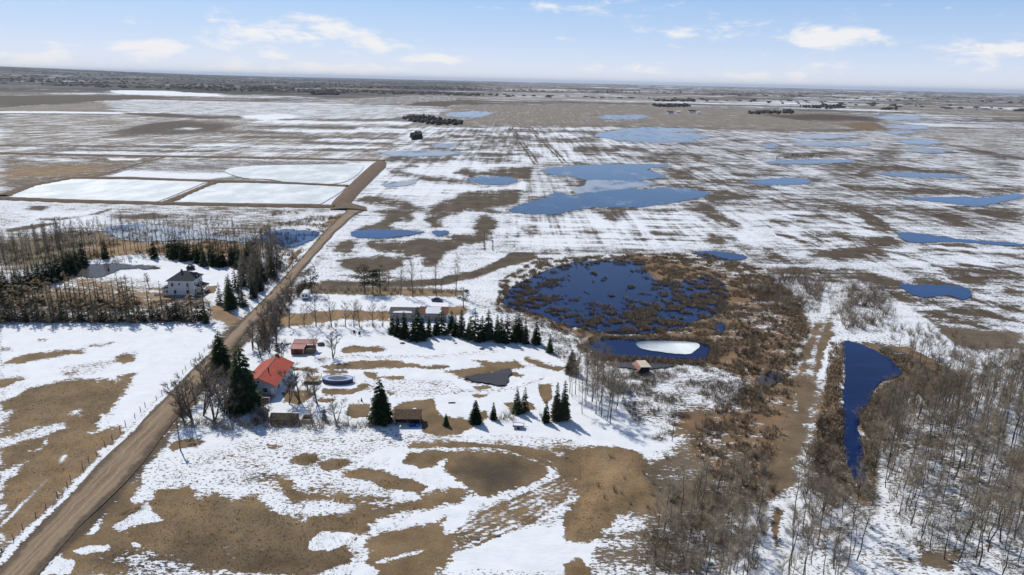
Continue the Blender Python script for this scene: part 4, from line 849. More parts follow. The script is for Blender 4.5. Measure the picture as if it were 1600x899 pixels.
# front shelterbelt of the farm
for i in range(46):
    x = -10 + i * 7.4 + rv(-2.5, 2.5); y = 501 + rv(-3, 2)
    if i % 4 == 3 or (x > 225 and i % 3): plant('spruce_tree', SPR_T, at(x, y), rv(6, 10), 'ragged olive spruce in the front row of the farm shelterbelt' + part_of(i, 46), 'tree', 'ragged spruces in the front shelterbelt')
    else: plant('larch_tree', LAR, at(x, y), rv(10, 15), 'leafless tawny larch in the front row of the farm shelterbelt' + part_of(i, 46), 'tree', 'larches in the front shelterbelt', wid=1.1)
for i in range(30):
    x = -6 + i * 7.4 + rv(-2.5, 2.5); y = 478 + rv(-8, 5)
    plant('larch_tree', LAR, at(x, y), rv(9, 13), 'leafless tawny larch in the back row of the farm shelterbelt' + part_of(i, 30), 'tree', 'larches in the back shelterbelt row', wid=1.1)
for i in range(30):
    bush('dark_shrub', SHR_D, at(-5 + i * 11 + rv(-3, 3), 499 + rv(-8, 3)), rv(.5, .9), 'dark leafless shrub under the front row of the farm shelterbelt', 'shrub', 'dark shrubs along the front shelterbelt')
plant('bare_tree', MAP, at(233, 448), 6, 'round bare tree left of the white farmhouse', 'tree', base_h=8)
# hedge and trees right of the road
for i, p in enumerate(inside([(405, 545), (402, 525), (440, 470), (478, 442), (484, 452), (452, 480), (432, 520), (415, 555)], 46, 9, 1.3)): bush('dark_shrub', SHR_D, p, rv(.7, 1.25), 'dark leafless shrub in the thicket right of the gravel road', 'shrub', 'dark shrubs right of the road')
for x, yb, yt, lab in [(300, 656, 585, 'wide bare tree nearest the road, beside the utility pole'), (335, 660, 596, 'wide vase-shaped bare tree right of the utility pole'), (330, 615, 560, 'bare tree at the roadside behind the wide ones'), (318, 600, 560, 'leaning bare tree right at the road edge'), (352, 622, 575, 'bare tree tucked between the tall spruces'),
                       (360, 655, 600, 'bare tree under the tallest spruce'), (468, 627, 572, 'bare tree left of the oval pool'), (452, 632, 590, 'small bare tree beside the red roofed house'), (496, 632, 578, 'crooked bare tree in front of the oval pool'), (520, 560, 518, 'bare tree right of the small red shed'), (489, 556, 525, 'bare tree touching the small red shed'),
                       (525, 660, 622, 'spreading bare tree right of the small green spruce'), (407, 558, 520, 'bare tree beside the road behind the red roofed house'), (421, 552, 515, 'second bare tree behind the red roofed house'), (412, 660, 625, 'bare tree at the corner of the grey shed'), (488, 664, 632, 'bare tree beside the wooden raised bed'),
                       (440, 566, 530, 'slim bare tree at the ridge end of the red roofed house'), (395, 548, 505, 'bare tree in the roadside thicket'),
                       (288, 660, 612, 'low wide bare tree right behind the utility pole'), (318, 650, 592, 'bare tree between the two wide ones at the road bend'), (350, 645, 585, 'bare tree in the shade left of the tallest spruce'), (343, 632, 580, 'bare tree in front of the spruce nearest the road'), (306, 628, 585, 'bare tree leaning over the gravel road'), (432, 536, 492, 'bare tree left of the standing boards'), (415, 522, 478, 'bare tree at the left end of the tan hedge strip'), (284, 640, 600, 'small bare tree at the road edge above the utility pole'), (480, 612, 578, 'slim bare tree beside the pool deck'), (457, 664, 640, 'low bare tree in front of the low dark shed'), (545, 664, 640, 'low bare tree left of the large dark spruce')]:
    plant('bare_tree', MAP if yb - yt > 34 else SML, at(x, yb), hgt_of(x, yb, yt) * 1.08, lab, 'tree', base_h=8, wid=1.12)
for i, (x, yt) in enumerate([(428, 470), (452, 468), (475, 476), (494, 462), (518, 466), (540, 474), (553, 470), (562, 478), (583, 474), (598, 478)]):
    plant('bare_tree', SML, at(x, 511), hgt_of(x, 511, yt), '%s small bare tree from the left along the tan hedge strip' % ORD[i], 'tree', 'small bare trees along the tan strip', base_h=8)
for i, (x, yb, yt) in enumerate([(606, 458, 425), (626, 462, 408), (645, 465, 402), (660, 460, 430), (682, 463, 408), (690, 460, 435), (712, 463, 402)]):
    plant('poplar_tree', POP, at(x, yb), hgt_of(x, yb, yt), '%s tall bare poplar from the left in the field hedge' % ORD[i], 'tree', 'bare poplars in the field hedge', 17, wid=1.2)
for x, yb, yt, lab in [(487, 460, 419, 'dark round-topped pine at the left end of the field hedge'), (570, 459, 415, 'left pine of the three in the field hedge'), (583, 459, 424, 'middle pine of the three in the field hedge'), (594, 459, 417, 'right pine of the three in the field hedge'), (724, 482, 449, 'round dense pine beside the long low house')]:
    plant('pine_tree', PINE, at(x, yb), hgt_of(x, yb, yt), lab, 'tree', base_h=9, wid=1.15)
for i in range(40): bush('grey_shrub', SHR_G, at(460 + i * 6.5 + rv(-3, 3), 458 + rv(-6, 2)), rv(.7, 1.5), 'small grey leafless shrub along the field hedge' + part_of(i, 40), 'shrub', 'grey shrubs along the field hedge')
for i in range(34): bush('grey_shrub', SHR_G, at(420 + i * 6 + rv(-3, 3), 511 + rv(-3, 3)), rv(.5, 1), 'small grey leafless shrub along the tan hedge strip' + part_of(i, 34), 'shrub', 'grey shrubs along the tan strip')
for i in range(64): bush('grey_shrub', SHR_G, at(288 + i * 4.7 + rv(-3, 3), 667 + rv(-7, 4)), rv(.6, 1.35), 'small grey leafless shrub in the hedge below the yard' + part_of(i, 64), 'shrub', 'grey shrubs at the foot of the yard')
for x, y, s in [(785, 655, 1.2), (793, 652, 1.4), (800, 655, 1.1), (778, 657, .9), (845, 650, .8), (560, 628, .4), (1028, 684, 1.0), (955, 715, 1.0), (1040, 715, 1.0)]:
    bush('grey_shrub', SHR_G, at(x, y), s, {785: 'left bush of the bare cluster by the slim spruce', 793: 'tallest bush of the bare cluster by the slim spruce', 800: 'right bush of the bare cluster by the slim spruce', 778: 'low bush against the slim spruce', 845: 'low bush beside the short spruce', 560: 'tiny bush on the snow below the pool', 1028: 'reddish brush on the snow right of the aspen clump', 955: 'bare bush at the top of the brown grass', 1040: 'bare bush at the edge of the lower thicket'}[x], 'shrub')
# aspens
for i, p in enumerate(inside([(380, 478), (425, 445), (440, 410), (405, 385), (385, 420)], 16, 61, 2)): plant('bare_tree', SML, p, rv(8, 12), 'full bare tree in the grove between farmhouse and road', 'tree', 'full bare trees in the roadside grove', base_h=8)
for i, p in enumerate(inside([(402, 540), (405, 520), (440, 468), (474, 446), (478, 456), (450, 482), (430, 522), (415, 545)], 15, 62, 2)): plant('bare_tree', SML, p, rv(5, 8), 'bare tree in the thicket right of the gravel road', 'tree', 'bare trees in the thicket right of the road', base_h=8)
def grove(poly, n, seed, h0, h1, lab, grp, mind=1.6, name='aspen_tree'):
    P_ = inside(poly, n, seed, mind); ys = sorted(q[1] for q in P_); a_, b_ = ys[len(ys) // 3], ys[2 * len(ys) // 3]
    for p in P_: plant(name, ASP, p, rv(h0 * .85, h1 * 1.1), lab + (' on its near side' if p[1] < a_ else ' on its far side' if p[1] > b_ else ' in its middle'), 'tree', grp, wid=1.15)
grove([(888, 612), (905, 645), (955, 665), (980, 640), (962, 600), (925, 575), (895, 590)], 42, 21, 8, 12, 'slim bare aspen in the clump right of the dense spruce pair', 'aspens in the clump beside the yard')
grove([(1375, 650), (1600, 590), (1640, 700), (1640, 930), (1480, 880), (1380, 810), (1352, 730)], 235, 22, 8.5, 13, 'slim bare aspen in the dense grove right of the ditch pond', 'aspens in the grove right of the ditch pond', 1.7)
grove([(1400, 540), (1500, 560), (1610, 570), (1610, 640), (1480, 640), (1420, 600)], 60, 26, 6, 9, 'small bare aspen in the upper part of the right grove', 'small aspens in the upper right grove', 1.6, 'young_aspen')
grove([(1000, 900), (1010, 820), (1060, 790), (1150, 760), (1190, 800), (1180, 900), (1150, 960), (1020, 960)], 62, 23, 7, 11, 'bare aspen in the dark thicket at the bottom', 'aspens in the bottom thicket', 1.4, 'grey_aspen')
grove([(1220, 900), (1240, 800), (1330, 790), (1345, 830), (1330, 960), (1210, 960)], 26, 24, 9, 12.5, 'tall bare aspen in the snow below the ditch pond', 'aspens below the ditch pond', 1.7)
# willows and thickets
def thick(name, ms, poly, n, seed, s0, s1, lab, grp, mind=1.0, sz=1.0):
    for p in inside(poly, n, seed, mind): bush(name, ms, p, rv(s0, s1), lab, 'shrub', grp, sz)
thick('willow_shrub', SHR, [(1168, 455), (1200, 480), (1230, 492), (1262, 478), (1288, 460), (1285, 425), (1200, 432)], 46, 31, 1.3, 2.2, 'bare brown willow in the clump at the upper right of the marsh', 'willows at the upper right of the marsh')
thick('willow_shrub', SHR, [(1312, 480), (1318, 518), (1370, 515), (1392, 480), (1385, 455), (1340, 445)], 42, 32, 1.2, 2.1, 'bare brown willow in the clump above the ditch pond', 'willows above the ditch pond')
thick('willow_shrub', SHR, [(1370, 520), (1450, 510), (1560, 545), (1600, 570), (1500, 600), (1430, 580)], 42, 33, .8, 1.5, 'bare brown willow right of the head of the ditch pond', 'willows right of the ditch pond head')
thick('willow_shrub', SHR, [(1010, 840), (1060, 740), (1150, 720), (1200, 700), (1210, 790), (1180, 900), (1000, 900)], 40, 34, .7, 1.4, 'bare brown willow in the thicket at the bottom', 'willows in the bottom thicket')
thick('willow_shrub', SHR, [(1270, 690), (1310, 700), (1325, 790), (1300, 830), (1240, 810), (1240, 760)], 26, 35, 1.0, 1.8, 'bare brown willow on the bank left of the lower ditch pond', 'willows left of the ditch pond')
thick('willow_shrub', SHR, [(1350, 700), (1365, 640), (1385, 605), (1500, 612), (1420, 660), (1385, 720), (1370, 790)], 44, 36, .9, 1.7, 'bare brown willow on the right bank of the ditch pond', 'willows on the right bank of the ditch pond')
thick('willow_shrub', SHR, [(930, 760), (1010, 730), (1060, 750), (1020, 800), (940, 800)], 12, 37, .35, .7, 'low bare willow on the brown grass left of the thicket', 'low willows on the brown grass')
thick('willow_shrub', SHR, [(1050, 600), (1160, 610), (1150, 680), (1080, 700), (1020, 650)], 24, 38, .5, 1.0, 'low bare willow in the snowy brush below the hut', 'low willows below the hut')
thick('grey_shrub', SHR_G, [(1335, 770), (1350, 700), (1343, 660), (1364, 622), (1400, 598), (1420, 615), (1380, 660), (1365, 720), (1365, 790)], 50, 44, 1.2, 2.3, 'grey leafless shrub crowding the right bank of the ditch pond', 'grey shrubs on the right bank of the ditch pond', .8)
thick('dark_shrub', SHR_D, [(1150, 500), (1240, 500), (1240, 600), (1170, 640), (1150, 560)], 60, 39, .5, .9, 'dark leafless shrub in the marsh left of the trail', 'dark shrubs left of the trail')
thick('dark_shrub', SHR_D, [(1275, 650), (1318, 640), (1316, 740), (1275, 740)], 24, 40, .6, 1.0, 'dark leafless shrub on the bank left of the ditch pond', 'dark shrubs on the ditch bank')

# reeds, cattails, tussocks and brush nobody could count
def tufts(name, mats, pts, hs, label, cat, per=9, w=.05, spread=.5, seed=1):
    r = np.random.default_rng(seed); n = len(pts); pts = np.array(pts); hs = np.array(hs)
    c = np.repeat(pts, per, 0); hh_ = np.repeat(hs, per) * r.uniform(.5, 1.1, n * per)
    a = r.uniform(0, 6.283, n * per); rad_ = r.uniform(0, spread, n * per)
    bx = c[:, 0] + np.cos(a) * rad_; by = c[:, 1] + np.sin(a) * rad_; lean = hh_ * r.uniform(.05, .7, n * per); a2 = a + r.uniform(-1, 1, n * per)
    ww = w * r.uniform(.6, 1.5, n * per); sx = np.cos(a2 + 1.57) * ww; sy = np.sin(a2 + 1.57) * ww; z = np.full(n * per, .02)
    V = np.stack([np.stack([bx - sx, by - sy, z], 1), np.stack([bx + sx, by + sy, z], 1), np.stack([bx + np.cos(a2) * lean, by + np.sin(a2) * lean, hh_], 1)], 1).reshape(-1, 3)
    T = np.arange(len(V)).reshape(-1, 3); me = raw_mesh(name, V, T, mats[0])
    for m in mats[1:]: me.materials.append(m)
    if len(mats) > 1: me.polygons.foreach_set('material_index', np.repeat(r.integers(0, len(mats), n), per).astype(np.int32))
    return tag(link(name, me), label, cat, kind='stuff')
def scatter(poly, n, seed, clump=0, thr=.5, water=None):
    r = np.random.default_rng(seed); W = np.array([at(*p) for p in poly]); lo, hi = W.min(0), W.max(0)
    p = r.uniform(lo, hi, (n * 3, 2)); ok = psdf(p[:, 0], p[:, 1], W) > 0
    if clump: ok &= fbm(p[:, 0] / clump + seed, p[:, 1] / clump, 3) > thr
    return p[ok][:n]
def stuffmat(name, c): return simple(name, c, .95, .4, .8)
R_TAN = stuffmat('dry_reed', (.46, .36, .24)); R_BRN = stuffmat('brown_reed', (.30, .23, .155)); R_DRK = stuffmat('dark_sedge', (.17, .135, .10)); R_ORG = stuffmat('tawny_reed', (.38, .26, .15)); G_DRY = stuffmat('dry_grass', (.20, .14, .08))
MARSH = [(785, 472), (800, 450), (840, 430), (870, 418), (905, 411), (960, 408), (1000, 410), (1012, 425), (1030, 440), (1085, 440), (1105, 430), (1130, 445), (1137, 465), (1130, 487), (1090, 502), (1060, 514), (1020, 522), (960, 522), (920, 517), (880, 507), (840, 492), (800, 482)]
OPENW = np.array([at(*p) for p in [(860, 424), (905, 412), (985, 412), (1008, 428), (1030, 452), (1012, 470), (975, 466), (955, 484), (930, 478), (905, 490), (898, 468), (870, 470), (840, 455), (868, 446)]])
pm = scatter(MARSH, 34000, 3, 3.0, .53); dso = psdf(pm[:, 0], pm[:, 1], OPENW)
keep = dso + (fbm(pm[:, 0] / 6 + 9, pm[:, 1] / 6, 3) - .5) * 26 < np.random.default_rng(5).uniform(-9, 2, len(pm)); isl = fbm(pm[:, 0] / 5 + 3, pm[:, 1] / 4 + 8, 3) > .74; pm = pm[keep | isl]
tufts('cattail_bed', [R_BRN, R_TAN, R_DRK, R_BRN], pm, np.random.default_rng(9).uniform(.7, 1.3, len(pm)), 'brown and tan cattail clumps standing in the marsh water', 'cattails', 8, .08, .6)
ring = scatter([(780, 440), (840, 405), (980, 398), (1100, 396), (1190, 420), (1250, 470), (1265, 520), (1240, 640), (1205, 760), (1150, 790), (1080, 700), (1120, 640), (1170, 600), (1110, 575), (920, 575), (895, 530), (840, 505), (775, 485)], 30000, 6, 3.0, .50)
okr = np.ones(len(ring), bool)
for pts, o in WATER:
    if pts[0][1] > 430 or len(pts) > 20: okr &= psdf(ring[:, 0], ring[:, 1], np.array([at(*p) for p in pts])) < .2
ring = ring[okr]; TR = np.array([at(*p) for p in [(1270, 500), (1300, 490), (1295, 545), (1275, 600), (1258, 680), (1234, 772), (1190, 790), (1208, 700), (1242, 590)]]); ring = ring[(psdf(ring[:, 0], ring[:, 1], TR) < 0) | (np.random.default_rng(8).random(len(ring)) < .12)]
tufts('reed_bed', [R_TAN, R_BRN, R_TAN, R_ORG, R_BRN, R_DRK], ring, np.random.default_rng(2).uniform(.5, 1.3, len(ring)), 'tan and rusty reeds round the marsh and along the trail', 'reeds', 8, .07, .6, 2)
bank = np.concatenate([scatter([(1296, 535), (1318, 538), (1316, 700), (1335, 770), (1300, 800), (1270, 720), (1290, 600)], 3000, 7), scatter([(1352, 700), (1346, 650), (1366, 612), (1398, 594), (1412, 582), (1370, 545), (1420, 560), (1510, 610), (1400, 625), (1372, 700), (1366, 790), (1350, 775)], 4200, 8),
                       scatter([(918, 531), (935, 526), (1110, 531), (1130, 545), (1118, 570), (1100, 567), (1112, 545), (1080, 534), (935, 531), (924, 540)], 1500, 9), scatter([(925, 552), (960, 558), (1100, 566), (1100, 572), (960, 565), (920, 560)], 900, 10)])
tufts('bank_reeds', [R_ORG, R_TAN, R_BRN, R_DRK], bank, np.random.default_rng(3).uniform(.5, 1.4, len(bank)), 'rusty reeds lining the banks of the ditch pond and dugout', 'reeds', 8, .07, .5, 3)
brush = np.concatenate([scatter([(920, 585), (1100, 575), (1168, 600), (1150, 640), (1110, 700), (1000, 670), (965, 620)], 2600, 11, 5, .5), scatter([(760, 470), (860, 505), (900, 535), (880, 565), (820, 530)], 900, 12, 5, .5),
                        scatter([(1000, 900), (1010, 800), (1150, 720), (1210, 700), (1200, 800), (1180, 920)], 1900, 13, 4, .5), scatter([(1370, 620), (1600, 560), (1600, 900), (1400, 850)], 5600, 14, 4, .53), scatter([(0, 505), (330, 503), (330, 470), (0, 470)], 2600, 15, 6, .45),
                        scatter([(1290, 430), (1400, 450), (1400, 520), (1300, 500)], 1200, 16), scatter([(1160, 440), (1290, 430), (1280, 490), (1200, 490)], 1800, 17)])
tufts('undergrowth', [stuffmat('brush_twigs', (.2, .16, .12)), R_DRK, R_BRN], brush, np.random.default_rng(4).uniform(.5, 1.7, len(brush)), 'tangled bare undergrowth below the groves and in the snowy brush', 'undergrowth', 9, .03, .8, 4)
gr_ = np.concatenate([scatter([(240, 730), (420, 690), (640, 700), (700, 760), (600, 840), (400, 790), (240, 790)], 5000, 21, 3, .54), scatter([(0, 600), (200, 595), (150, 715), (0, 870)], 2600, 22), scatter([(880, 700), (1010, 720), (1060, 760), (900, 850)], 2600, 23), scatter([(70, 899), (230, 780), (560, 810), (560, 899)], 4200, 24), scatter([(172, 826), (228, 783), (232, 792), (190, 828)], 300, 26)])
gr_ = gr_[::2]
tufts('grass_tufts', [G_DRY, R_BRN, G_DRY], gr_, np.random.default_rng(5).uniform(.10, .24, len(gr_)), 'dead grass tufts poking through the snow in the near fields', 'grass', 6, .035, .22, 5)
poplarbrush = scatter([(0, 420), (0, 370), (160, 355), (400, 370), (430, 330), (540, 335), (430, 450), (330, 405)], 5000, 31, 8, .5)
tufts('marsh_brush', [R_BRN, R_DRK, R_TAN], poplarbrush, np.random.default_rng(6).uniform(.6, 1.8, len(poplarbrush)), 'grey brown brush in the marshy ground left of the road', 'brush', 7, .10, 1.2, 6)

# far bluffs and woods
FARM = simple('distant_tree_mass', (.06, .055, .05), .95, .4, .05)
def bluff(name, pts_list, h0, h1, w0, w1, label, seed):
    """clumps of far trees, each clump a faceted rough crown standing on the ground"""
    r = np.random.default_rng(seed); V = []; T = []
    for (x, y) in pts_list:
        z = float(terrain(np.array(x), np.array(y))); h_ = r.uniform(h0, h1); w = r.uniform(w0, w1); i = len(V); n = 6
        for k in range(n):
            a = 6.283 * k / n + r.uniform(-.3, .3); V.append((x + math.cos(a) * w, y + math.sin(a) * w, z - 1)); 
        for k in range(n):
            a = 6.283 * k / n + r.uniform(-.3, .3); V.append((x + math.cos(a) * w * .7, y + math.sin(a) * w * .7, z + h_ * r.uniform(.45, .9)))
        V.append((x, y, z + h_))
        for k in range(n):
            k2 = (k + 1) % n; T += [(i + k, i + k2, i + n + k2), (i + k, i + n + k2, i + n + k), (i + n + k, i + n + k2, i + 2 * n)]
    return tag(link(name, raw_mesh(name, V, T, FARM)), label, 'woodland', kind='stuff')
def cluster(pts, n, seed):
    return [tuple(q) for q in scatter(pts, n, seed)]
bluff('tree_bluff', cluster([(628, 185), (665, 182), (690, 188), (722, 191), (720, 196), (672, 196), (640, 190)], 170, 41), 3, 7, 2, 5, 'dark tree bluff on the far field boundary', 41)
bluff('tree_bluff', cluster([(642, 215), (650, 212), (660, 214), (658, 219), (645, 219)], 36, 42), 5, 9, 2.5, 4, 'round dark bush on the field boundary nearer than the bluff', 42)
for i, (poly, n, lab) in enumerate([([(1245, 167), (1300, 165), (1325, 169), (1290, 171)], 110, 'dark spiky farm shelterbelt at the far right'), ([(1170, 175), (1235, 173), (1240, 178), (1170, 179)], 90, 'far farm shelterbelt right of the stubble'), ([(1383, 158), (1393, 155), (1408, 157), (1400, 161)], 50, 'dark far bluff near the right horizon'),
                                    ([(1374, 170), (1400, 169), (1402, 172), (1378, 172)], 50, 'dark bluff below the far right one'), ([(1020, 165), (1075, 164), (1080, 167), (1030, 168)], 110, 'lower dark shelterbelt of the far farmstead'), ([(1022, 157), (1090, 157), (1085, 159), (1025, 159)], 90, 'upper dark shelterbelt of the far farmstead'),
                                    ([(484, 146), (530, 147), (528, 149), (488, 149)], 90, 'dark bluff in the far snowy field'), ([(390, 137), (428, 138), (425, 140), (395, 140)], 90, 'small bluff far to the left'), ([(926, 143), (975, 143), (970, 145), (930, 145)], 60, 'small bluff right of the centre horizon')]):
    bluff('tree_bluff', cluster(poly, n, 50 + i), 4, 10, 3, 9, lab, 60 + i)
pts = []
r = np.random.default_rng(71)
for i in range(15000):
    a = r.uniform(-.80, .80); dd = math.exp(r.uniform(math.log(3800), math.log(30000)))
    pw = .8 if a < -.05 else .22
    x, y = dd * math.sin(a), dd * math.cos(a)
    if fbm(np.array(x / 1700.), np.array(y / 800.), 3) > .62 - pw * .16 and r.random() < pw: pts.append((x, y))
bluff('distant_woodland', pts, 4, 9, 6, 26, 'dark blue woods and shelterbelts scattered to the horizon', 72)
for i in range(26): bush('low_bush', SHR_D, at(rv(1212, 1292) if i < 26 else rv(1170, 1340), rv(243, 250)), rv(.5, 1.1), 'low dark bush in the sparse line before the long thin far pond', 'bush', 'low bushes before the long thin pond', 1.0)


# ------------------------------------------------------------------ buildings and things
WHITE = simple('white_siding', (.80, .81, .83), .6, .06, 1.2); GLASS = simple('dark_glass', (.03, .035, .05), .12, .2, 1, spec=.5); SHING = simple('charcoal_shingles', (.05, .052, .062), .9, .3, 3)
TRIM = simple('white_trim', (.78, .78, .78), .5, .04); WOOD = simple('weathered_wood', (.17, .125, .085), .9, .35, 3, stretch=(1, 1, 6)); BRICK = simple('chimney_brick', (.2, .09, .06), .9, .3, 4)
RED = simple('red_metal_roof', (.56, .125, .07), .45, .14, .35, stretch=(1, 1, 1)); REDW = simple('barn_red_boards', (.19, .045, .03), .85, .3, 2, stretch=(3, 3, .4)); PINK = simple('faded_red_metal', (.40, .17, .14), .6, .2, .8)
GREYW = simple('grey_siding', (.42, .46, .52), .6, .08, 1); BROWNR = simple('brown_shingles', (.15, .10, .068), .95, .45, 2.2); DARKW = simple('dark_boards', (.05, .042, .036), .9, .4, 3); SNOWM = simple('roof_snow', (.84, .86, .89), .7, .05, 1)
BLUE = simple('blue_pool_cover', (.12, .22, .5), .5, .45, .9, c2=(.55, .66, .85)); CREAM = simple('cream_metal_roof', (.72, .62, .48), .6, .12, 1); BLACK = simple('black_rubber', (.02, .02, .02), .8, .2); METAL = simple('galvanised_metal', (.35, .36, .38), .4, .2, 1, metallic=.6)
TARP = simple('blue_tarp', (.05, .12, .42), .5, .2, 2); DECK = simple('tan_decking', (.42, .33, .23), .8, .2, 1.5, stretch=(1, 8, 1)); STONE = simple('field_stone', (.16, .14, .13), .9, .3)
def root(name, xy, rz, label, cat, group=None, z=0.0):
    o = bpy.data.objects.new(name, None); COL.objects.link(o); o.location = (xy[0], xy[1], z); o.rotation_euler = (0, 0, rz); return tag(o, label, cat, group)
def window(par, x, y, z, w, h, axis='x', s=-1):
    f = MB(); g_ = MB(); d_ = .05 * s
    if axis == 'x':
        f.box(x - w / 2 - .09, x + w / 2 + .09, min(y, y + d_), max(y, y + d_), z - .09, z + h + .09); fr_o = f.build('window', TRIM, par)
        g_.box(x - w / 2, x + w / 2, min(y + d_, y + d_ * 1.4), max(y + d_, y + d_ * 1.4), z, z + h / 2 - .03); g_.box(x - w / 2, x + w / 2, min(y + d_, y + d_ * 1.4), max(y + d_, y + d_ * 1.4), z + h / 2 + .03, z + h)
    else:
        f.box(min(x, x + d_), max(x, x + d_), y - w / 2 - .09, y + w / 2 + .09, z - .09, z + h + .09); fr_o = f.build('window', TRIM, par)
        g_.box(min(x + d_, x + d_ * 1.4), max(x + d_, x + d_ * 1.4), y - w / 2, y + w / 2, z, z + h / 2 - .03); g_.box(min(x + d_, x + d_ * 1.4), max(x + d_, x + d_ * 1.4), y - w / 2, y + w / 2, z + h / 2 + .03, z + h)
    g_.build('pane', GLASS, fr_o); return fr_o
def gable(par, x0, x1, y0, y1, ze, zr, mat, ov=.4, th=.14, axis='y', nm='roof'):
    """two slopes; axis = ridge direction"""
    m = MB()
    if axis == 'y':
        xm = (x0 + x1) / 2; k = (zr - ze) / (xm - x0)
        m.slab([(x0 - ov, y0 - ov, ze - ov * k), (xm, y0 - ov, zr), (xm, y1 + ov, zr), (x0 - ov, y1 + ov, ze - ov * k)], th); o1 = m.build(nm, mat, par)
        m = MB(); m.slab([(xm, y0 - ov, zr + .002), (x1 + ov, y0 - ov, ze - ov * k), (x1 + ov, y1 + ov, ze - ov * k), (xm, y1 + ov, zr + .002)], th); o2 = m.build(nm, mat, par)
    else:
        ym = (y0 + y1) / 2; k = (zr - ze) / (ym - y0)
        m.slab([(x0 - ov, y0 - ov, ze - ov * k), (x1 + ov, y0 - ov, ze - ov * k), (x1 + ov, ym, zr), (x0 - ov, ym, zr)], th); o1 = m.build(nm, mat, par)
        m = MB(); m.slab([(x0 - ov, ym, zr + .002), (x1 + ov, ym, zr + .002), (x1 + ov, y1 + ov, ze - ov * k), (x0 - ov, y1 + ov, ze - ov * k)], th); o2 = m.build(nm, mat, par)
    return o1, o2
# white farmhouse: front wall faces the camera, right wall turned to it
pc = at(284, 463); h = root('farmhouse', pc, R(3), 'white two-storey farmhouse with a dark hipped roof left of the road', 'house')
W_, D_, HE = 9.2, 9.0, 6.0
MB().box(-W_ / 2, W_ / 2, 0, D_, 0, HE).build('wall', WHITE, h)
MB().box(-W_ / 2 - .03, W_ / 2 + .03, -.03, D_ + .03, 0, .5).build('foundation', simple('concrete', (.34, .33, .31), .9, .15), h)
o_ = .55; zr = HE + 2.7; xa, xb, ym = -1.0, 1.0, D_ / 2
C_ = [(-W_ / 2 - o_, -o_, HE), (W_ / 2 + o_, -o_, HE), (W_ / 2 + o_, D_ + o_, HE), (-W_ / 2 - o_, D_ + o_, HE)]; A_, B_ = (xa, ym, zr), (xb, ym, zr)
m = MB(); m.face([C_[0], C_[1], B_, A_]); m.face([C_[1], C_[2], B_]); m.face([C_[2], C_[3], A_, B_]); m.face([C_[3], C_[0], A_]); m.face([C_[3], C_[2], C_[1], C_[0]])
rf = m.build('roof', SHING, h); MB().box(-.9, -.35, ym - .9, ym - .35, HE + 1.5, zr + .7).build('chimney', BRICK, rf)
m = MB(); m.box(-W_ / 2 - o_, W_ / 2 + o_, -o_ - .04, -o_, HE - .18, HE - .01); m.box(W_ / 2 + o_, W_ / 2 + o_ + .04, -o_, D_ + o_, HE - .18, HE - .01); m.build('fascia', TRIM, h)
# cross gable dormer on the right slope
m = MB(); m.face([(1.8, ym - 1.6, HE + .4), (W_ / 2 + .3, ym - 1.6, HE + .4), (W_ / 2 + .3, ym, HE + 2.2), (.9, ym, HE + 2.2)]); m.face([(.9, ym, HE + 2.2), (W_ / 2 + .3, ym, HE + 2.2), (W_ / 2 + .3, ym + 1.6, HE + .4), (1.8, ym + 1.6, HE + .4)])
m.face([(W_ / 2 + .1, ym - 1.6, HE + .01), (W_ / 2 + .1, ym + 1.6, HE + .01), (W_ / 2 + .1, ym, HE + 2.1)]); dm = m.build('dormer', SHING, h); window(h, W_ / 2 + .12, ym, HE + .5, .7, .8, 'y', 1)
for x in (-3.0, 2.6): window(h, x, 0, 3.75, .8, 1.35)
window(h, -.4, 0, 4.3, .6, .7)
for x in (-2.2, 2.4): window(h, x, 0, .95, .85, 1.4)
for y in (1.6, 6.2): window(h, W_ / 2, y, 3.75, .8, 1.35, 'y', 1)
for y in (1.6,): window(h, W_ / 2, y, 1.0, .8, 1.35, 'y', 1)
p_ = MB(); p_.slab([(W_ / 2 + .01, 2.3, 3.5), (W_ / 2 + 2.9, 2.1, 2.75), (W_ / 2 + 2.9, 8.2, 2.75), (W_ / 2 + .01, 8.0, 3.5)], .16); por = p_.build('porch_roof', SHING, h)
for y in (2.6, 4.4, 6.2, 7.9): MB().box(W_ / 2 + 2.5, W_ / 2 + 2.65, y - .08, y + .08, .4, 2.72).build('porch_post', TRIM, h)
MB().box(W_ / 2 + .02, W_ / 2 + 2.7, 2.3, 8.1, .05, .4).build('porch_floor', WOOD, h)
MB().box(W_ / 2 + 2.52, W_ / 2 + 2.6, 2.7, 7.8, 1.1, 1.2).build('porch_rail', TRIM, h)
for k in range(3): MB().box(W_ / 2 + 2.7 + k * .3, W_ / 2 + 3.0 + k * .3, 3.4, 5.2, .05, .36 - k * .12).build('step', WOOD, h)
MB().box(-W_ / 2 - 2.6, -W_ / 2 - .01, .5, 5.5, 0, 2.8).build('lean_to', WHITE, h); m = MB(); m.slab([(-W_ / 2 - 3.0, .1, 2.75), (-W_ / 2 - .01, .1, 3.7), (-W_ / 2 - .01, 5.9, 3.7), (-W_ / 2 - 3.0, 5.9, 2.75)], .15); m.build('lean_to_roof', SHING, h)
for x in (-6.5, -5.4): window(h, x, .5, 1.1, .6, 1.1)
MB().box(W_ / 2 - .45, W_ / 2 + .05, -.04, .0, .5, HE).build('corner_board', TRIM, h)
fz = root('wooden_deck', at(252, 462), R(3), 'low pale deck left of the white farmhouse', 'deck'); MB().box(-2.6, 2.2, 0, 3.2, .25, .4).build('deck_floor', DECK, fz); MB().box(-2.6, 2.2, -.05, 0, 0, .95).build('railing', TRIM, fz); [MB().box(x - .08, x + .08, .02, .18, 0, .24).build('post', WOOD, fz) for x in (-2.4, 0, 2.1)]
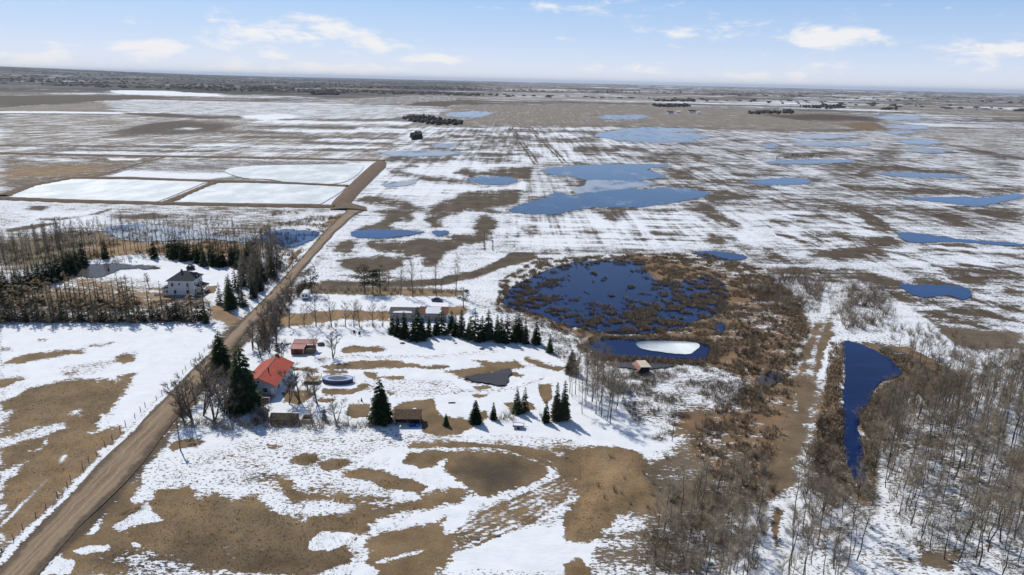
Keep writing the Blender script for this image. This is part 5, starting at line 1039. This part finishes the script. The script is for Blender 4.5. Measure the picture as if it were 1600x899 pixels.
# dark hut in the clearing
hz_ = root('small_hut', at(298, 421), R(20), 'tiny dark peaked hut on the snow behind the farmhouse', 'hut'); MB().box(-1.5, 1.5, -1.2, 1.2, 0, 1.1).build('wall', DARKW, hz_); gable(hz_, -1.5, 1.5, -1.2, 1.2, 1.1, 2.2, DARKW, .2)

# red roofed house
HR = root('red_roofed_house', (-65.0, 161.6), 0.0, 'grey bungalow with a bright red metal gable roof beside the road', 'house')
MB().prism([(-4.1, 0), (4.1, 0), (4.1, 3.4), (0, 5.25), (-4.1, 3.4)], 0, 14.6).build('wall', GREYW, HR)
r1, r2 = gable(HR, -4.1, 4.1, 0, 14.6, 3.45, 5.38, RED, .5, .14)
for rr_, sgn in ((r1, -1), (r2, 1)):
    for k in range(16):
        y = -.3 + k * 1.0; m = MB(); a, b = (0.06 * sgn, y, 5.40), (4.55 * sgn, y, 3.27); m.face([(a[0], y, a[2]), (b[0], y, b[2]), (b[0], y + .06, b[2]), (a[0], y + .06, a[2])]); m.face([(a[0], y + .03, a[2] + .05), (b[0], y + .03, b[2] + .05), (b[0], y + .06, b[2]), (a[0], y + .06, a[2])]); m.build('seam', RED, rr_)
MB().prism([(-.2, 5.36), (.2, 5.36), (0, 5.5)], -.52, 15.12).build('ridge_cap', PINK, HR)
ch = MB().cyl(1.1, 4.6, 4.7, 6.0, .16, .16, 8); ch.cyl(1.1, 4.6, 6.0, 6.12, .24, .24, 8); ch.build('stove_pipe', BLACK, HR)
MB().box(-.5, .5, 14.2, 14.9, 4.8, 5.9).build('chimney', BRICK, HR)
m = MB(); m.slab([(-4.6, -.54, 3.24), (-4.4, -.54, 3.34), (0, -.54, 5.42), (0, -.54, 5.2)], .02)
window(HR, -1.6, 0, 1.3, 1.5, 1.1); window(HR, 1.6, 0, 1.3, 1.2, 1.1); window(HR, -.1, 0, 3.75, .7, .6)
for y in (2.6, 6.4, 10.6): window(HR, 4.1, y, 1.2, 1.5, 1.1, 'y', 1)
MB().box(3.0, 3.85, -.06, 0, .3, 2.4).build('door', TRIM, HR)
MB().box(-3.9, -1.2, -2.6, -.01, 0, 2.6).build('porch', GREYW, HR)
m = MB(); m.slab([(-4.2, -2.9, 2.55), (-.9, -2.9, 2.55), (-.9, -.02, 3.2), (-4.2, -.02, 3.2)], .12); m.build('porch_roof', RED, HR)
window(HR, -2.5, -2.6, 1.1, .9, .9)
MB().box(.2, 3.9, -3.6, -.05, .45, .6).build('deck_floor', simple('faded_red_boards', (.42, .2, .17), .8, .3, 3, stretch=(1, 8, 1)), HR)
for x in (.3, 2.1, 3.8): MB().box(x - .05, x + .05, -3.6, -3.5, .6, 1.45).build('deck_post', TRIM, HR)
MB().box(.2, 3.9, -3.62, -3.48, 1.45, 1.55).build('deck_rail', TRIM, HR)
for k in range(3): MB().box(1.0, 2.6, -3.9 - k * .3, -3.6 - k * .3, .02, .42 - k * .13).build('step', WOOD, HR)
# small red shed with two roof levels
t_ = root('red_shed', (-65.6, 189.8), R(2), 'small red shed with a two-level faded red metal roof', 'shed')
MB().box(-.2, 3.6, .1, 4.0, 0, 2.0).build('wall', REDW, t_); MB().box(3.62, 6.4, .5, 4.0, 0, 1.7).build('log_wall', WOOD, t_)
m = MB(); m.slab([(-.6, -.3, 2.05), (3.8, -.3, 2.05), (4.1, 2.4, 2.75), (-.4, 2.4, 2.75)], .1); m.build('roof', PINK, t_)
m = MB(); m.slab([(-.2, 2.2, 2.8), (6.9, 2.0, 2.7), (6.9, 4.6, 3.35), (-.2, 4.6, 3.35)], .1); m.build('upper_roof', simple('dull_red_metal', (.34, .12, .10), .6, .25, .8), t_)
MB().box(.8, 1.9, .04, .1, .05, 1.85).build('door', DARKW, t_); MB().tube((3.4, -.2, 0), (3.7, -.1, 2.0), .07, .07).build('leaning_pole', TRIM, t_)
# dark low shed, raised bed frame, grey shed
t_ = root('low_dark_shed', (-54.2, 146.6), 0, 'long low shed with a weathered dark roof at the foot of the yard', 'shed')
MB().prism([(-3.0, 0), (3.0, 0), (3.0, 1.5), (-3.0, 1.5)], 0, 3.4).build('wall', WOOD, t_); m = MB(); m.slab([(-3.2, -.2, 1.45), (3.2, -.2, 1.45), (3.2, 1.9, 2.3), (-3.2, 1.9, 2.3)], .1); m.build('roof', simple('mossy_roof', (.075, .062, .045), .95, .4, 2), t_)
m = MB(); m.slab([(-3.2, 1.92, 2.3), (3.2, 1.92, 2.3), (3.2, 3.7, 1.5), (-3.2, 3.7, 1.5)], .1); m.build('roof', SNOWM, t_)
m = MB(); m.face([(-3.01, 0, 1.5), (-3.01, 3.4, 1.5), (-3.01, 1.9, 2.2)]); m.build('gable_board', simple('tan_board', (.3, .2, .12), .8, .2), t_)
t_ = root('raised_bed', at(479, 661), R(4), 'open box frame of pale timber beside the low dark shed', 'planter')
for b in ((-1.1, 1.1, -.06, .06, 0, .9), (-1.1, 1.1, 1.9, 2.02, 0, 1.3), (-1.16, -1.04, .07, 1.89, 0, 1.1), (1.04, 1.16, .07, 1.89, 0, 1.1)): MB().box(*b).build('side_board', simple('pale_timber', (.55, .47, .38), .8, .2), t_)
MB().box(-1.03, 1.03, .07, 1.88, .05, .5).build('soil', simple('garden_soil', (.06, .045, .035), .95, .3), t_)
t_ = root('grey_shed', at(401, 663), R(-4), 'grey weathered shed half hidden by bare trees left of the low dark shed', 'shed')
MB().prism([(-1.5, 0), (1.5, 0), (1.5, 2.0), (0, 2.9), (-1.5, 2.0)], 0, 3.6).build('wall', simple('old_grey_boards', (.16, .16, .17), .9, .3, 3), t_); gable(t_, -1.5, 1.5, 0, 3.6, 2.05, 3.0, simple('grey_roof', (.11, .11, .12), .9, .3), .25); MB().box(-.5, .5, -.05, 0, .05, 1.8).build('door', DARKW, t_)
# brown roofed shed
t_ = root('brown_shed', (-24.3, 147.4), R(2), 'brown shed with a shingled roof and an open dark front, right of the large spruce', 'shed')
MB().box(-3.0, 3.0, 2.0, 3.6, 0, 1.95).build('back_wall', DARKW, t_); MB().box(-3.0, -2.9, .3, 1.99, 0, 1.9).build('side_wall', DARKW, t_); MB().box(2.9, 3.0, .3, 1.99, 0, 1.9).build('side_wall', DARKW, t_)
rf = None; m = MB(); m.slab([(-3.3, -.1, 2.0), (3.15, -.1, 2.0), (3.25, 2.4, 3.35), (-3.3, 2.4, 3.35)], .12); rf = m.build('roof', BROWNR, t_); m = MB(); m.slab([(-3.3, 2.42, 3.35), (3.25, 2.42, 3.35), (3.25, 4.2, 2.3), (-3.3, 4.2, 2.3)], .12); m.build('roof', BROWNR, t_)
for k in range(9):
    f_ = k / 9; y = -.1 + 2.5 * f_; z = 2.0 + 1.35 * f_; m = MB(); m.slab([(-3.32, y, z + .05), (3.2, y, z + .05), (3.22, y + .3, z + .17), (-3.32, y + .3, z + .17)], .04); m.build('shingle_course', BROWNR, rf)
m = MB(); m.slab([(.9, 2.3, 3.48), (1.9, 2.3, 3.48), (1.6, 2.7, 3.55), (1.2, 2.7, 3.55)], .1); m.build('snow_patch', SNOWM, rf)
for x in (-2.95, 0, 2.95): MB().box(x - .07, x + .07, .1, .24, 0, 1.98).build('post', WOOD, t_)
o = MB().cyl(0, 0, 0, .9, .32, .32, 12).build('blue_barrel', TARP, None, tuple(at(652, 668)) + (0,)); tag(o, 'blue barrel in the snow under the eave of the brown shed', 'barrel')
m = MB().box(-.8, .8, -.5, .5, .0, .35).build('blue_tarp', TARP, None, tuple(at(645, 667)) + (0,), .2); tag(m, 'folded blue tarp in front of the brown shed', 'tarp')
tag(MB().cyl(0, 0, 0, .8, .35, .3, 10).build('white_bucket', TRIM, None, tuple(at(616, 660)) + (0,)), 'white drum at the left corner of the brown shed', 'drum')
# pool
t_ = root('swimming_pool', at(528, 597), R(1), 'oval above-ground pool under a snowy blue winter cover', 'pool')
m = MB(); m.cyl(0, 0, 0, 1.15, 4.2, 4.2, 36, ry=.5); m.build('pool_wall', simple('dark_pool_wall', (.05, .06, .11), .6, .2), t_)
m = MB(); n_ = 36
for k in range(n_):
    a, b = 2 * math.pi * k / n_, 2 * math.pi * (k + 1) / n_; q = lambda a, r, z: (r * math.cos(a), .5 * r * math.sin(a), z)
    m.face([q(a, 4.3, 1.16), q(b, 4.3, 1.16), q(b, 4.3, 1.3), q(a, 4.3, 1.3)]); m.face([q(a, 4.3, 1.3), q(b, 4.3, 1.3), q(b, 4.0, 1.3), q(a, 4.0, 1.3)])
m.build('rim', simple('pool_rim', (.14, .17, .32), .5, .1), t_)
m = MB(); 
for k in range(n_):
    a, b = 2 * math.pi * k / n_, 2 * math.pi * (k + 1) / n_
    m.face([(4.0 * math.cos(a), 2 * math.sin(a), 1.22), (4.0 * math.cos(b), 2 * math.sin(b), 1.22), (0, 0, 1.0)])
m.build('cover', BLUE, t_); MB().tube((4.6, -.4, 0), (4.6, -.3, 1.9), .04, .04).tube((4.6, .4, 0), (4.6, .3, 1.9), .04, .04).build('ladder', METAL, t_)
t_ = root('pool_deck', at(489, 601), R(1), 'small tan wooden deck left of the oval pool', 'deck'); MB().box(-2.4, 1.6, 0, 3.4, .8, .95).build('deck_floor', DECK, t_); MB().box(-2.4, 1.6, .0, .1, .02, .78).build('skirt', DARKW, t_)
for x in (-2.3, -.4, 1.5): MB().box(x - .05, x + .05, 3.3, 3.4, .95, 1.8).build('post', WOOD, t_)
# long low house north of the spruces
t_ = root('long_low_house', (at(651, 501)[0], at(651, 501)[1]), R(1), 'long low building with part snow-covered roofs behind the dark spruce row', 'house')
MB().box(-9.3, 10.4, 0, 6.5, 0, 2.5).build('wall', simple('tan_siding', (.36, .33, .30), .8, .15), t_)
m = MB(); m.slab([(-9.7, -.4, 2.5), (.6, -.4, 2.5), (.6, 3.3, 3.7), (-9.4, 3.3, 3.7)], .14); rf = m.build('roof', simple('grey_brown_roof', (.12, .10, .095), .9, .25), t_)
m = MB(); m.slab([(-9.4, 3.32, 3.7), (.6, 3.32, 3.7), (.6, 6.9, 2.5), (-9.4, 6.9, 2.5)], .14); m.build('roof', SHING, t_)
m = MB(); m.slab([(-8.2, .0, 2.75), (-1.5, .0, 2.75), (-1.9, .9, 3.05), (-5, 1.1, 3.11), (-7.8, .8, 3.0)], .1); m.build('snow_patch', SNOWM, rf)
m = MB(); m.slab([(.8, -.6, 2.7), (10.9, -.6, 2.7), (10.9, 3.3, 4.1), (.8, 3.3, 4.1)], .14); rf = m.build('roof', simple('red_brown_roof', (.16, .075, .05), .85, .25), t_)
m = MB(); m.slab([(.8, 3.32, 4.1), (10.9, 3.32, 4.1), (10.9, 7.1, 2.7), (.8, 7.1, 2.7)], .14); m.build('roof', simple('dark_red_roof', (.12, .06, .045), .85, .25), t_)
m = MB(); m.slab([(3.2, -.5, 2.85), (8.3, -.5, 2.85), (8.6, 1.5, 3.56), (8.2, 3.0, 4.1), (3.4, 3.0, 4.1), (3.0, 1.4, 3.52)], .1); m.build('snow_patch', SNOWM, rf)
MB().box(10.4, 10.55, -.6, 3.2, 0, 2.6).build('gable_trim', TRIM, t_)
for x in (-7.5, -4.5, -1.5, 3.2, 7.4): window(t_, x, 0, 1.0, 1.2, 1.0)
MB().box(-.3, .6, -.05, 0, .05, 2.1).build('door', TRIM, t_)
# hut by the dugout
t_ = root('pond_hut', at(1004, 583), R(8), 'small hut with a cream roof slope and red-brown side roof by the dugout pond', 'hut')
MB().box(-1.1, 2.0, 0, 2.4, 0, 1.9).build('wall', simple('black_boards', (.03, .03, .045), .9, .3), t_)
m = MB(); m.slab([(-.7, -.4, 2.0), (2.4, -.4, 1.95), (1.5, 2.9, 2.75), (-1.3, 2.9, 2.75)], .1); m.build('roof', CREAM, t_)
m = MB(); m.slab([(-.75, -.6, 1.95), (-1.32, 2.6, 2.7), (-2.7, 2.2, 2.1), (-1.6, -1.0, 1.1)], .1); m.build('side_roof', PINK, t_); MB().box(.2, 1.0, -.05, 0, .05, 1.6).build('door', DARKW, t_)
MB().tube((-1.7, -.7, 0), (-1.7, -.7, 1.2), .06, .06).build('post', WOOD, t_)
# camper, trailer, dark car
t_ = root('camper', (-77.2, 242.4), R(6), 'boxy white camper seen from its dark-windowed end, parked on the snow', 'camper')
MB().prism([(-1.25, .5), (1.25, .5), (1.3, 2.5), (.9, 2.8), (-.9, 2.8), (-1.3, 2.5)], 0, 4.6).build('body', TRIM, t_)
for x in (-.58, .58): MB().box(x - .4, x + .4, -.05, 0, 1.25, 2.1).build('window', GLASS, t_)
MB().box(-1.2, 1.2, -.18, -.02, .35, .6).build('bumper', BLACK, t_)
for x in (-1.1, 1.1):
    for y in (.9, 3.6): MB().wheel(x, y, .36, .36, .24).build('wheel', BLACK, t_)
m = MB(); m.box(1.31, 1.35, .8, 1.9, 1.3, 2.0); m.build('side_window', GLASS, t_)
t_ = root('utility_trailer', at(810, 671), R(-4), 'small grey box trailer parked on the snow below the spruces', 'trailer')
MB().box(-1.35, 1.3, 0, 1.5, .45, .55).build('bed', METAL, t_); MB().box(-1.35, 1.3, -.02, .04, .56, .98).box(-1.35, 1.3, 1.46, 1.52, .56, .98).box(-1.38, -1.32, .05, 1.45, .56, .98).box(1.27, 1.33, .05, 1.45, .56, .98).build('side_panel', simple('trailer_grey', (.14, .15, .17), .6, .2), t_)
MB().box(-1.25, 1.2, .08, 1.42, .56, .9).build('snow_load', SNOWM, t_)
for y in (-.1, 1.6): m = MB(); [m.v.extend([]) for _ in ()]; w = MB().wheel(0, 0, 0, .3, .2).build('wheel', BLACK, t_, (0, y, .3), R(90))
MB().tube((1.33, .75, .5), (2.4, .75, .45), .05, .05).build('drawbar', METAL, t_)
t_ = root('parked_car', at(683, 471), R(84), 'dark low car on the snow behind the long low house', 'car')
MB().prism([(-.85, .35), (.85, .35), (.88, .85), (-.88, .85)], -2.1, 2.1).build('body', simple('dark_car_paint', (.03, .03, .045), .35, .1, spec=.6), t_)
m = MB(); a = [(-.75, -1.2, .86), (.75, -1.2, .86), (.75, 1.5, .86), (-.75, 1.5, .86)]; b = [(-.6, -.5, 1.38), (.6, -.5, 1.38), (.6, .9, 1.38), (-.6, .9, 1.38)]
m.face(b); [m.face([a[k], a[(k + 1) % 4], b[(k + 1) % 4], b[k]]) for k in range(4)]; m.build('cabin', GLASS, t_)
for x in (-.8, .8):
    for y in (-1.3, 1.3): MB().wheel(x, y, .33, .33, .22).build('wheel', BLACK, t_)
# utility poles
def pole(xb, yb, yt, lab):
    hh_ = hgt_of(xb, yb, yt); t_ = root('utility_pole', at(xb, yb), R(5), lab, 'utility pole')
    m = MB(); m.tube((0, 0, -.2), (0, 0, hh_), .17, .11, 8); m.build('pole', WOOD, t_)
    MB().box(-1.1, 1.1, -.17, -.07, hh_ - .7, hh_ - .55).build('crossarm', WOOD, t_)
    for x in (-.95, 0.0, .95): MB().cyl(x, -.12, hh_ - .54, hh_ - .3, .07, .05, 6).build('insulator', BLACK, t_)
    MB().cyl(.42, -.1, hh_ - 2.0, hh_ - 1.1, .25, .25, 10).build('transformer', METAL, t_)
pole(282, 704, 653, 'wooden utility pole with a crossarm beside the road, left of the yard trees')
pole(757, 392, 362, 'lone distant pole in the field above the dark strip')
tag(MB().tube((0, 0, 0), (.1, 0, 5.2), .09, .06).build('bare_pole', WOOD, None, tuple(at(1050, 690)) + (0,)), 'thin bare pole standing in the snow right of the aspen clump', 'pole')
# fence along the left field
fp0, fp1 = at(-40, 905), at(338, 531); n_ = 34; FP = MB().tube((0, 0, 0), (0, 0, 1.25), .09, .07, 6).mesh('fence_post', WOOD)
fn = root('field_fence', fp0, 0, 'line of old wooden posts along the snow between field and road', 'fence')
for k in range(n_):
    f_ = k / (n_ - 1); p = (fp1 - fp0) * f_ + np.array([rv(-.2, .2) + (-.9 if 8 < k < 20 else 0), rv(-.5, .5)]); o = link('post', FP, fn, (p[0], p[1], 0), 0, (1, 1, rv(.8, 1.2))); o.rotation_euler = (rv(-.08, .08), rv(-.08, .08), 0)
m = MB(); d_ = fp1 - fp0
for z in (.5, .95):
    for k in range(n_ - 1): a = d_ * k / (n_ - 1); b = d_ * (k + 1) / (n_ - 1); m.tube((a[0], a[1], z), (b[0], b[1], z), .012, .012, 3)
m.build('wire', METAL, fn)
# small things on the snow
def rock(name, x, y, s, mat, lab, cat, sz=.5):
    r = np.random.default_rng(int(x * 7 + y)); m = MB(); n = 8; rings = [[(math.cos(6.283 * k / n) * s * q * r.uniform(.8, 1.2), math.sin(6.283 * k / n) * s * q * r.uniform(.7, 1.1) * .7, z * s * sz * r.uniform(.85, 1.15)) for k in range(n)] for q, z in ((1, 0), (.95, .5), (.55, .95))]
    for a, b in zip(rings[:-1], rings[1:]):
        for k in range(n): m.face([a[k], a[(k + 1) % n], b[(k + 1) % n], b[k]])
    m.face(rings[-1]); return tag(m.build(name, mat, None, tuple(at(x, y)) + (0,)), lab, cat)
for x, y, s, l in [(629, 537, .8, 'dark flat stone in the snow below the left end of the spruce row'), (712, 537, .55, 'small dark stone in the snow below the middle of the spruce row'), (753, 546, .9, 'dark flat stone in the snow right of the middle of the yard'), (479, 577, .6, 'dark stone in the snow beside the red roofed house'), (455, 524, .5, 'small dark stone above the small red shed'), (885, 716, .5, 'dark stone at the top of the brown grass'), (745, 843, .5, 'dark stone on the snow in the foreground'), (778, 838, .5, 'second dark stone on the foreground snow')]:
    rock('stone', x, y, s, STONE, l, 'stone')
RBR = varied('dark_red_brush', (.10, .045, .04), .2)
o = shrub(2, 3.0, 90, 300, .03).build('brush_heap', RBR, None, tuple(at(1030, 687)) + (-.2,)); o.scale = (1, .6, .55); tag(o, 'dark reddish brush heap on the snow right of the aspen clump', 'brush heap')
o = shrub(1.4, 2.2, 90, 302, .02).build('brush_heap', TWIG_D, None, tuple(at(205, 800)) + (-.2,), R(35)); o.scale = (1.2, .5, .45); tag(o, 'brown heap of dead reeds beside the near road edge', 'brush heap')
o = shrub(2, 2.2, 80, 301, .03).build('brush_heap', TWIG_D, None, tuple(at(1595, 656)) + (-.2,)); o.scale = (1, .6, .5); tag(o, 'dark brush heap on open snow at the right edge', 'brush heap')
tag(MB().box(-.9, .9, -.15, .15, .02, .2).build('plank', DARKW, None, tuple(at(706, 630)) + (0,), .15), 'dark plank lying on open snow above the brown shed', 'plank')
for x, y, l in [(554, 523, 'left of two dark lawn chairs on the snow'), (562, 525, 'right of two dark lawn chairs on the snow')]:
    t_ = root('lawn_chair', at(x, y), R(20), l, 'chair'); MB().box(-.35, .35, -.3, .35, .4, .47).build('seat', DARKW, t_); m = MB(); m.slab([(-.35, .36, .45), (.35, .36, .45), (.35, .6, 1.25), (-.35, .6, 1.25)], .06); m.build('backrest', DARKW, t_)
    for sx in (-.3, .3):
        for sy in (-.25, .3): MB().box(sx - .03, sx + .03, sy - .03, sy + .03, 0, .39).build('leg', DARKW, t_)
# clutter behind the red shed
rock('dark_heap', 502, 540, 1.3, simple('grey_green_heap', (.09, .11, .1), .9, .3), 'grey-green covered heap right of the small red shed', 'heap', .8)
for i in range(7): tag(MB().box(-.5, .5, -.06, .06, .0, .5).build('stacked_board', TRIM if i % 2 else WOOD, None, tuple(at(432 + i * 4.2, 541 - (i % 3) * 1.5)) + (0,), .9), 'short board standing in the snow left of the small red shed', 'board', 'boards standing in the snow')
# far farmsteads
for i, (x, y, w, lab) in enumerate([(1048, 178, 16, 'left white building of the distant farmstead'), (1060, 177, 12, 'middle white building of the distant farmstead'), (1082, 176, 22, 'long white building of the distant farmstead'), (1092, 178, 10, 'right small building of the distant farmstead'), (748, 135.5, 40, 'pale building on the horizon right of the field track'), (1220, 173, 10, 'pale shed beside the far shelterbelt')]):
    p = at(x, y); z = float(terrain(np.array(p[0]), np.array(p[1]))); t_ = root('farm_building', p, R(5), lab, 'building', z=z)
    MB().prism([(-w * .5, 0), (w * .5, 0), (w * .5, 4), (-w * .5, 4)], 0, 9).build('wall', TRIM, t_); gable(t_, -w / 2, w / 2, 0, 9, 4, 7, SNOWM if i % 2 else SHING, .3, axis='x')

# ------------------------------------------------------------------ haze
hm = bpy.data.materials.new('haze_air'); hm.use_nodes = True; n = hm.node_tree; n.nodes.clear()
vo = n.nodes.new('ShaderNodeOutputMaterial'); pv = n.nodes.new('ShaderNodeVolumePrincipled'); pv.inputs['Color'].default_value = (.66, .80, 1.0, 1); pv.inputs['Density'].default_value = 1.5e-5; pv.inputs['Anisotropy'].default_value = 0.1
n.links.new(pv.outputs[0], vo.inputs['Volume'])
hb = MB().box(-95000, 95000, -95000, 95000, -60, 290).build('haze', hm); hb['kind'] = 'stuff'
print('trees', COUNT, 'verts', len(GX))
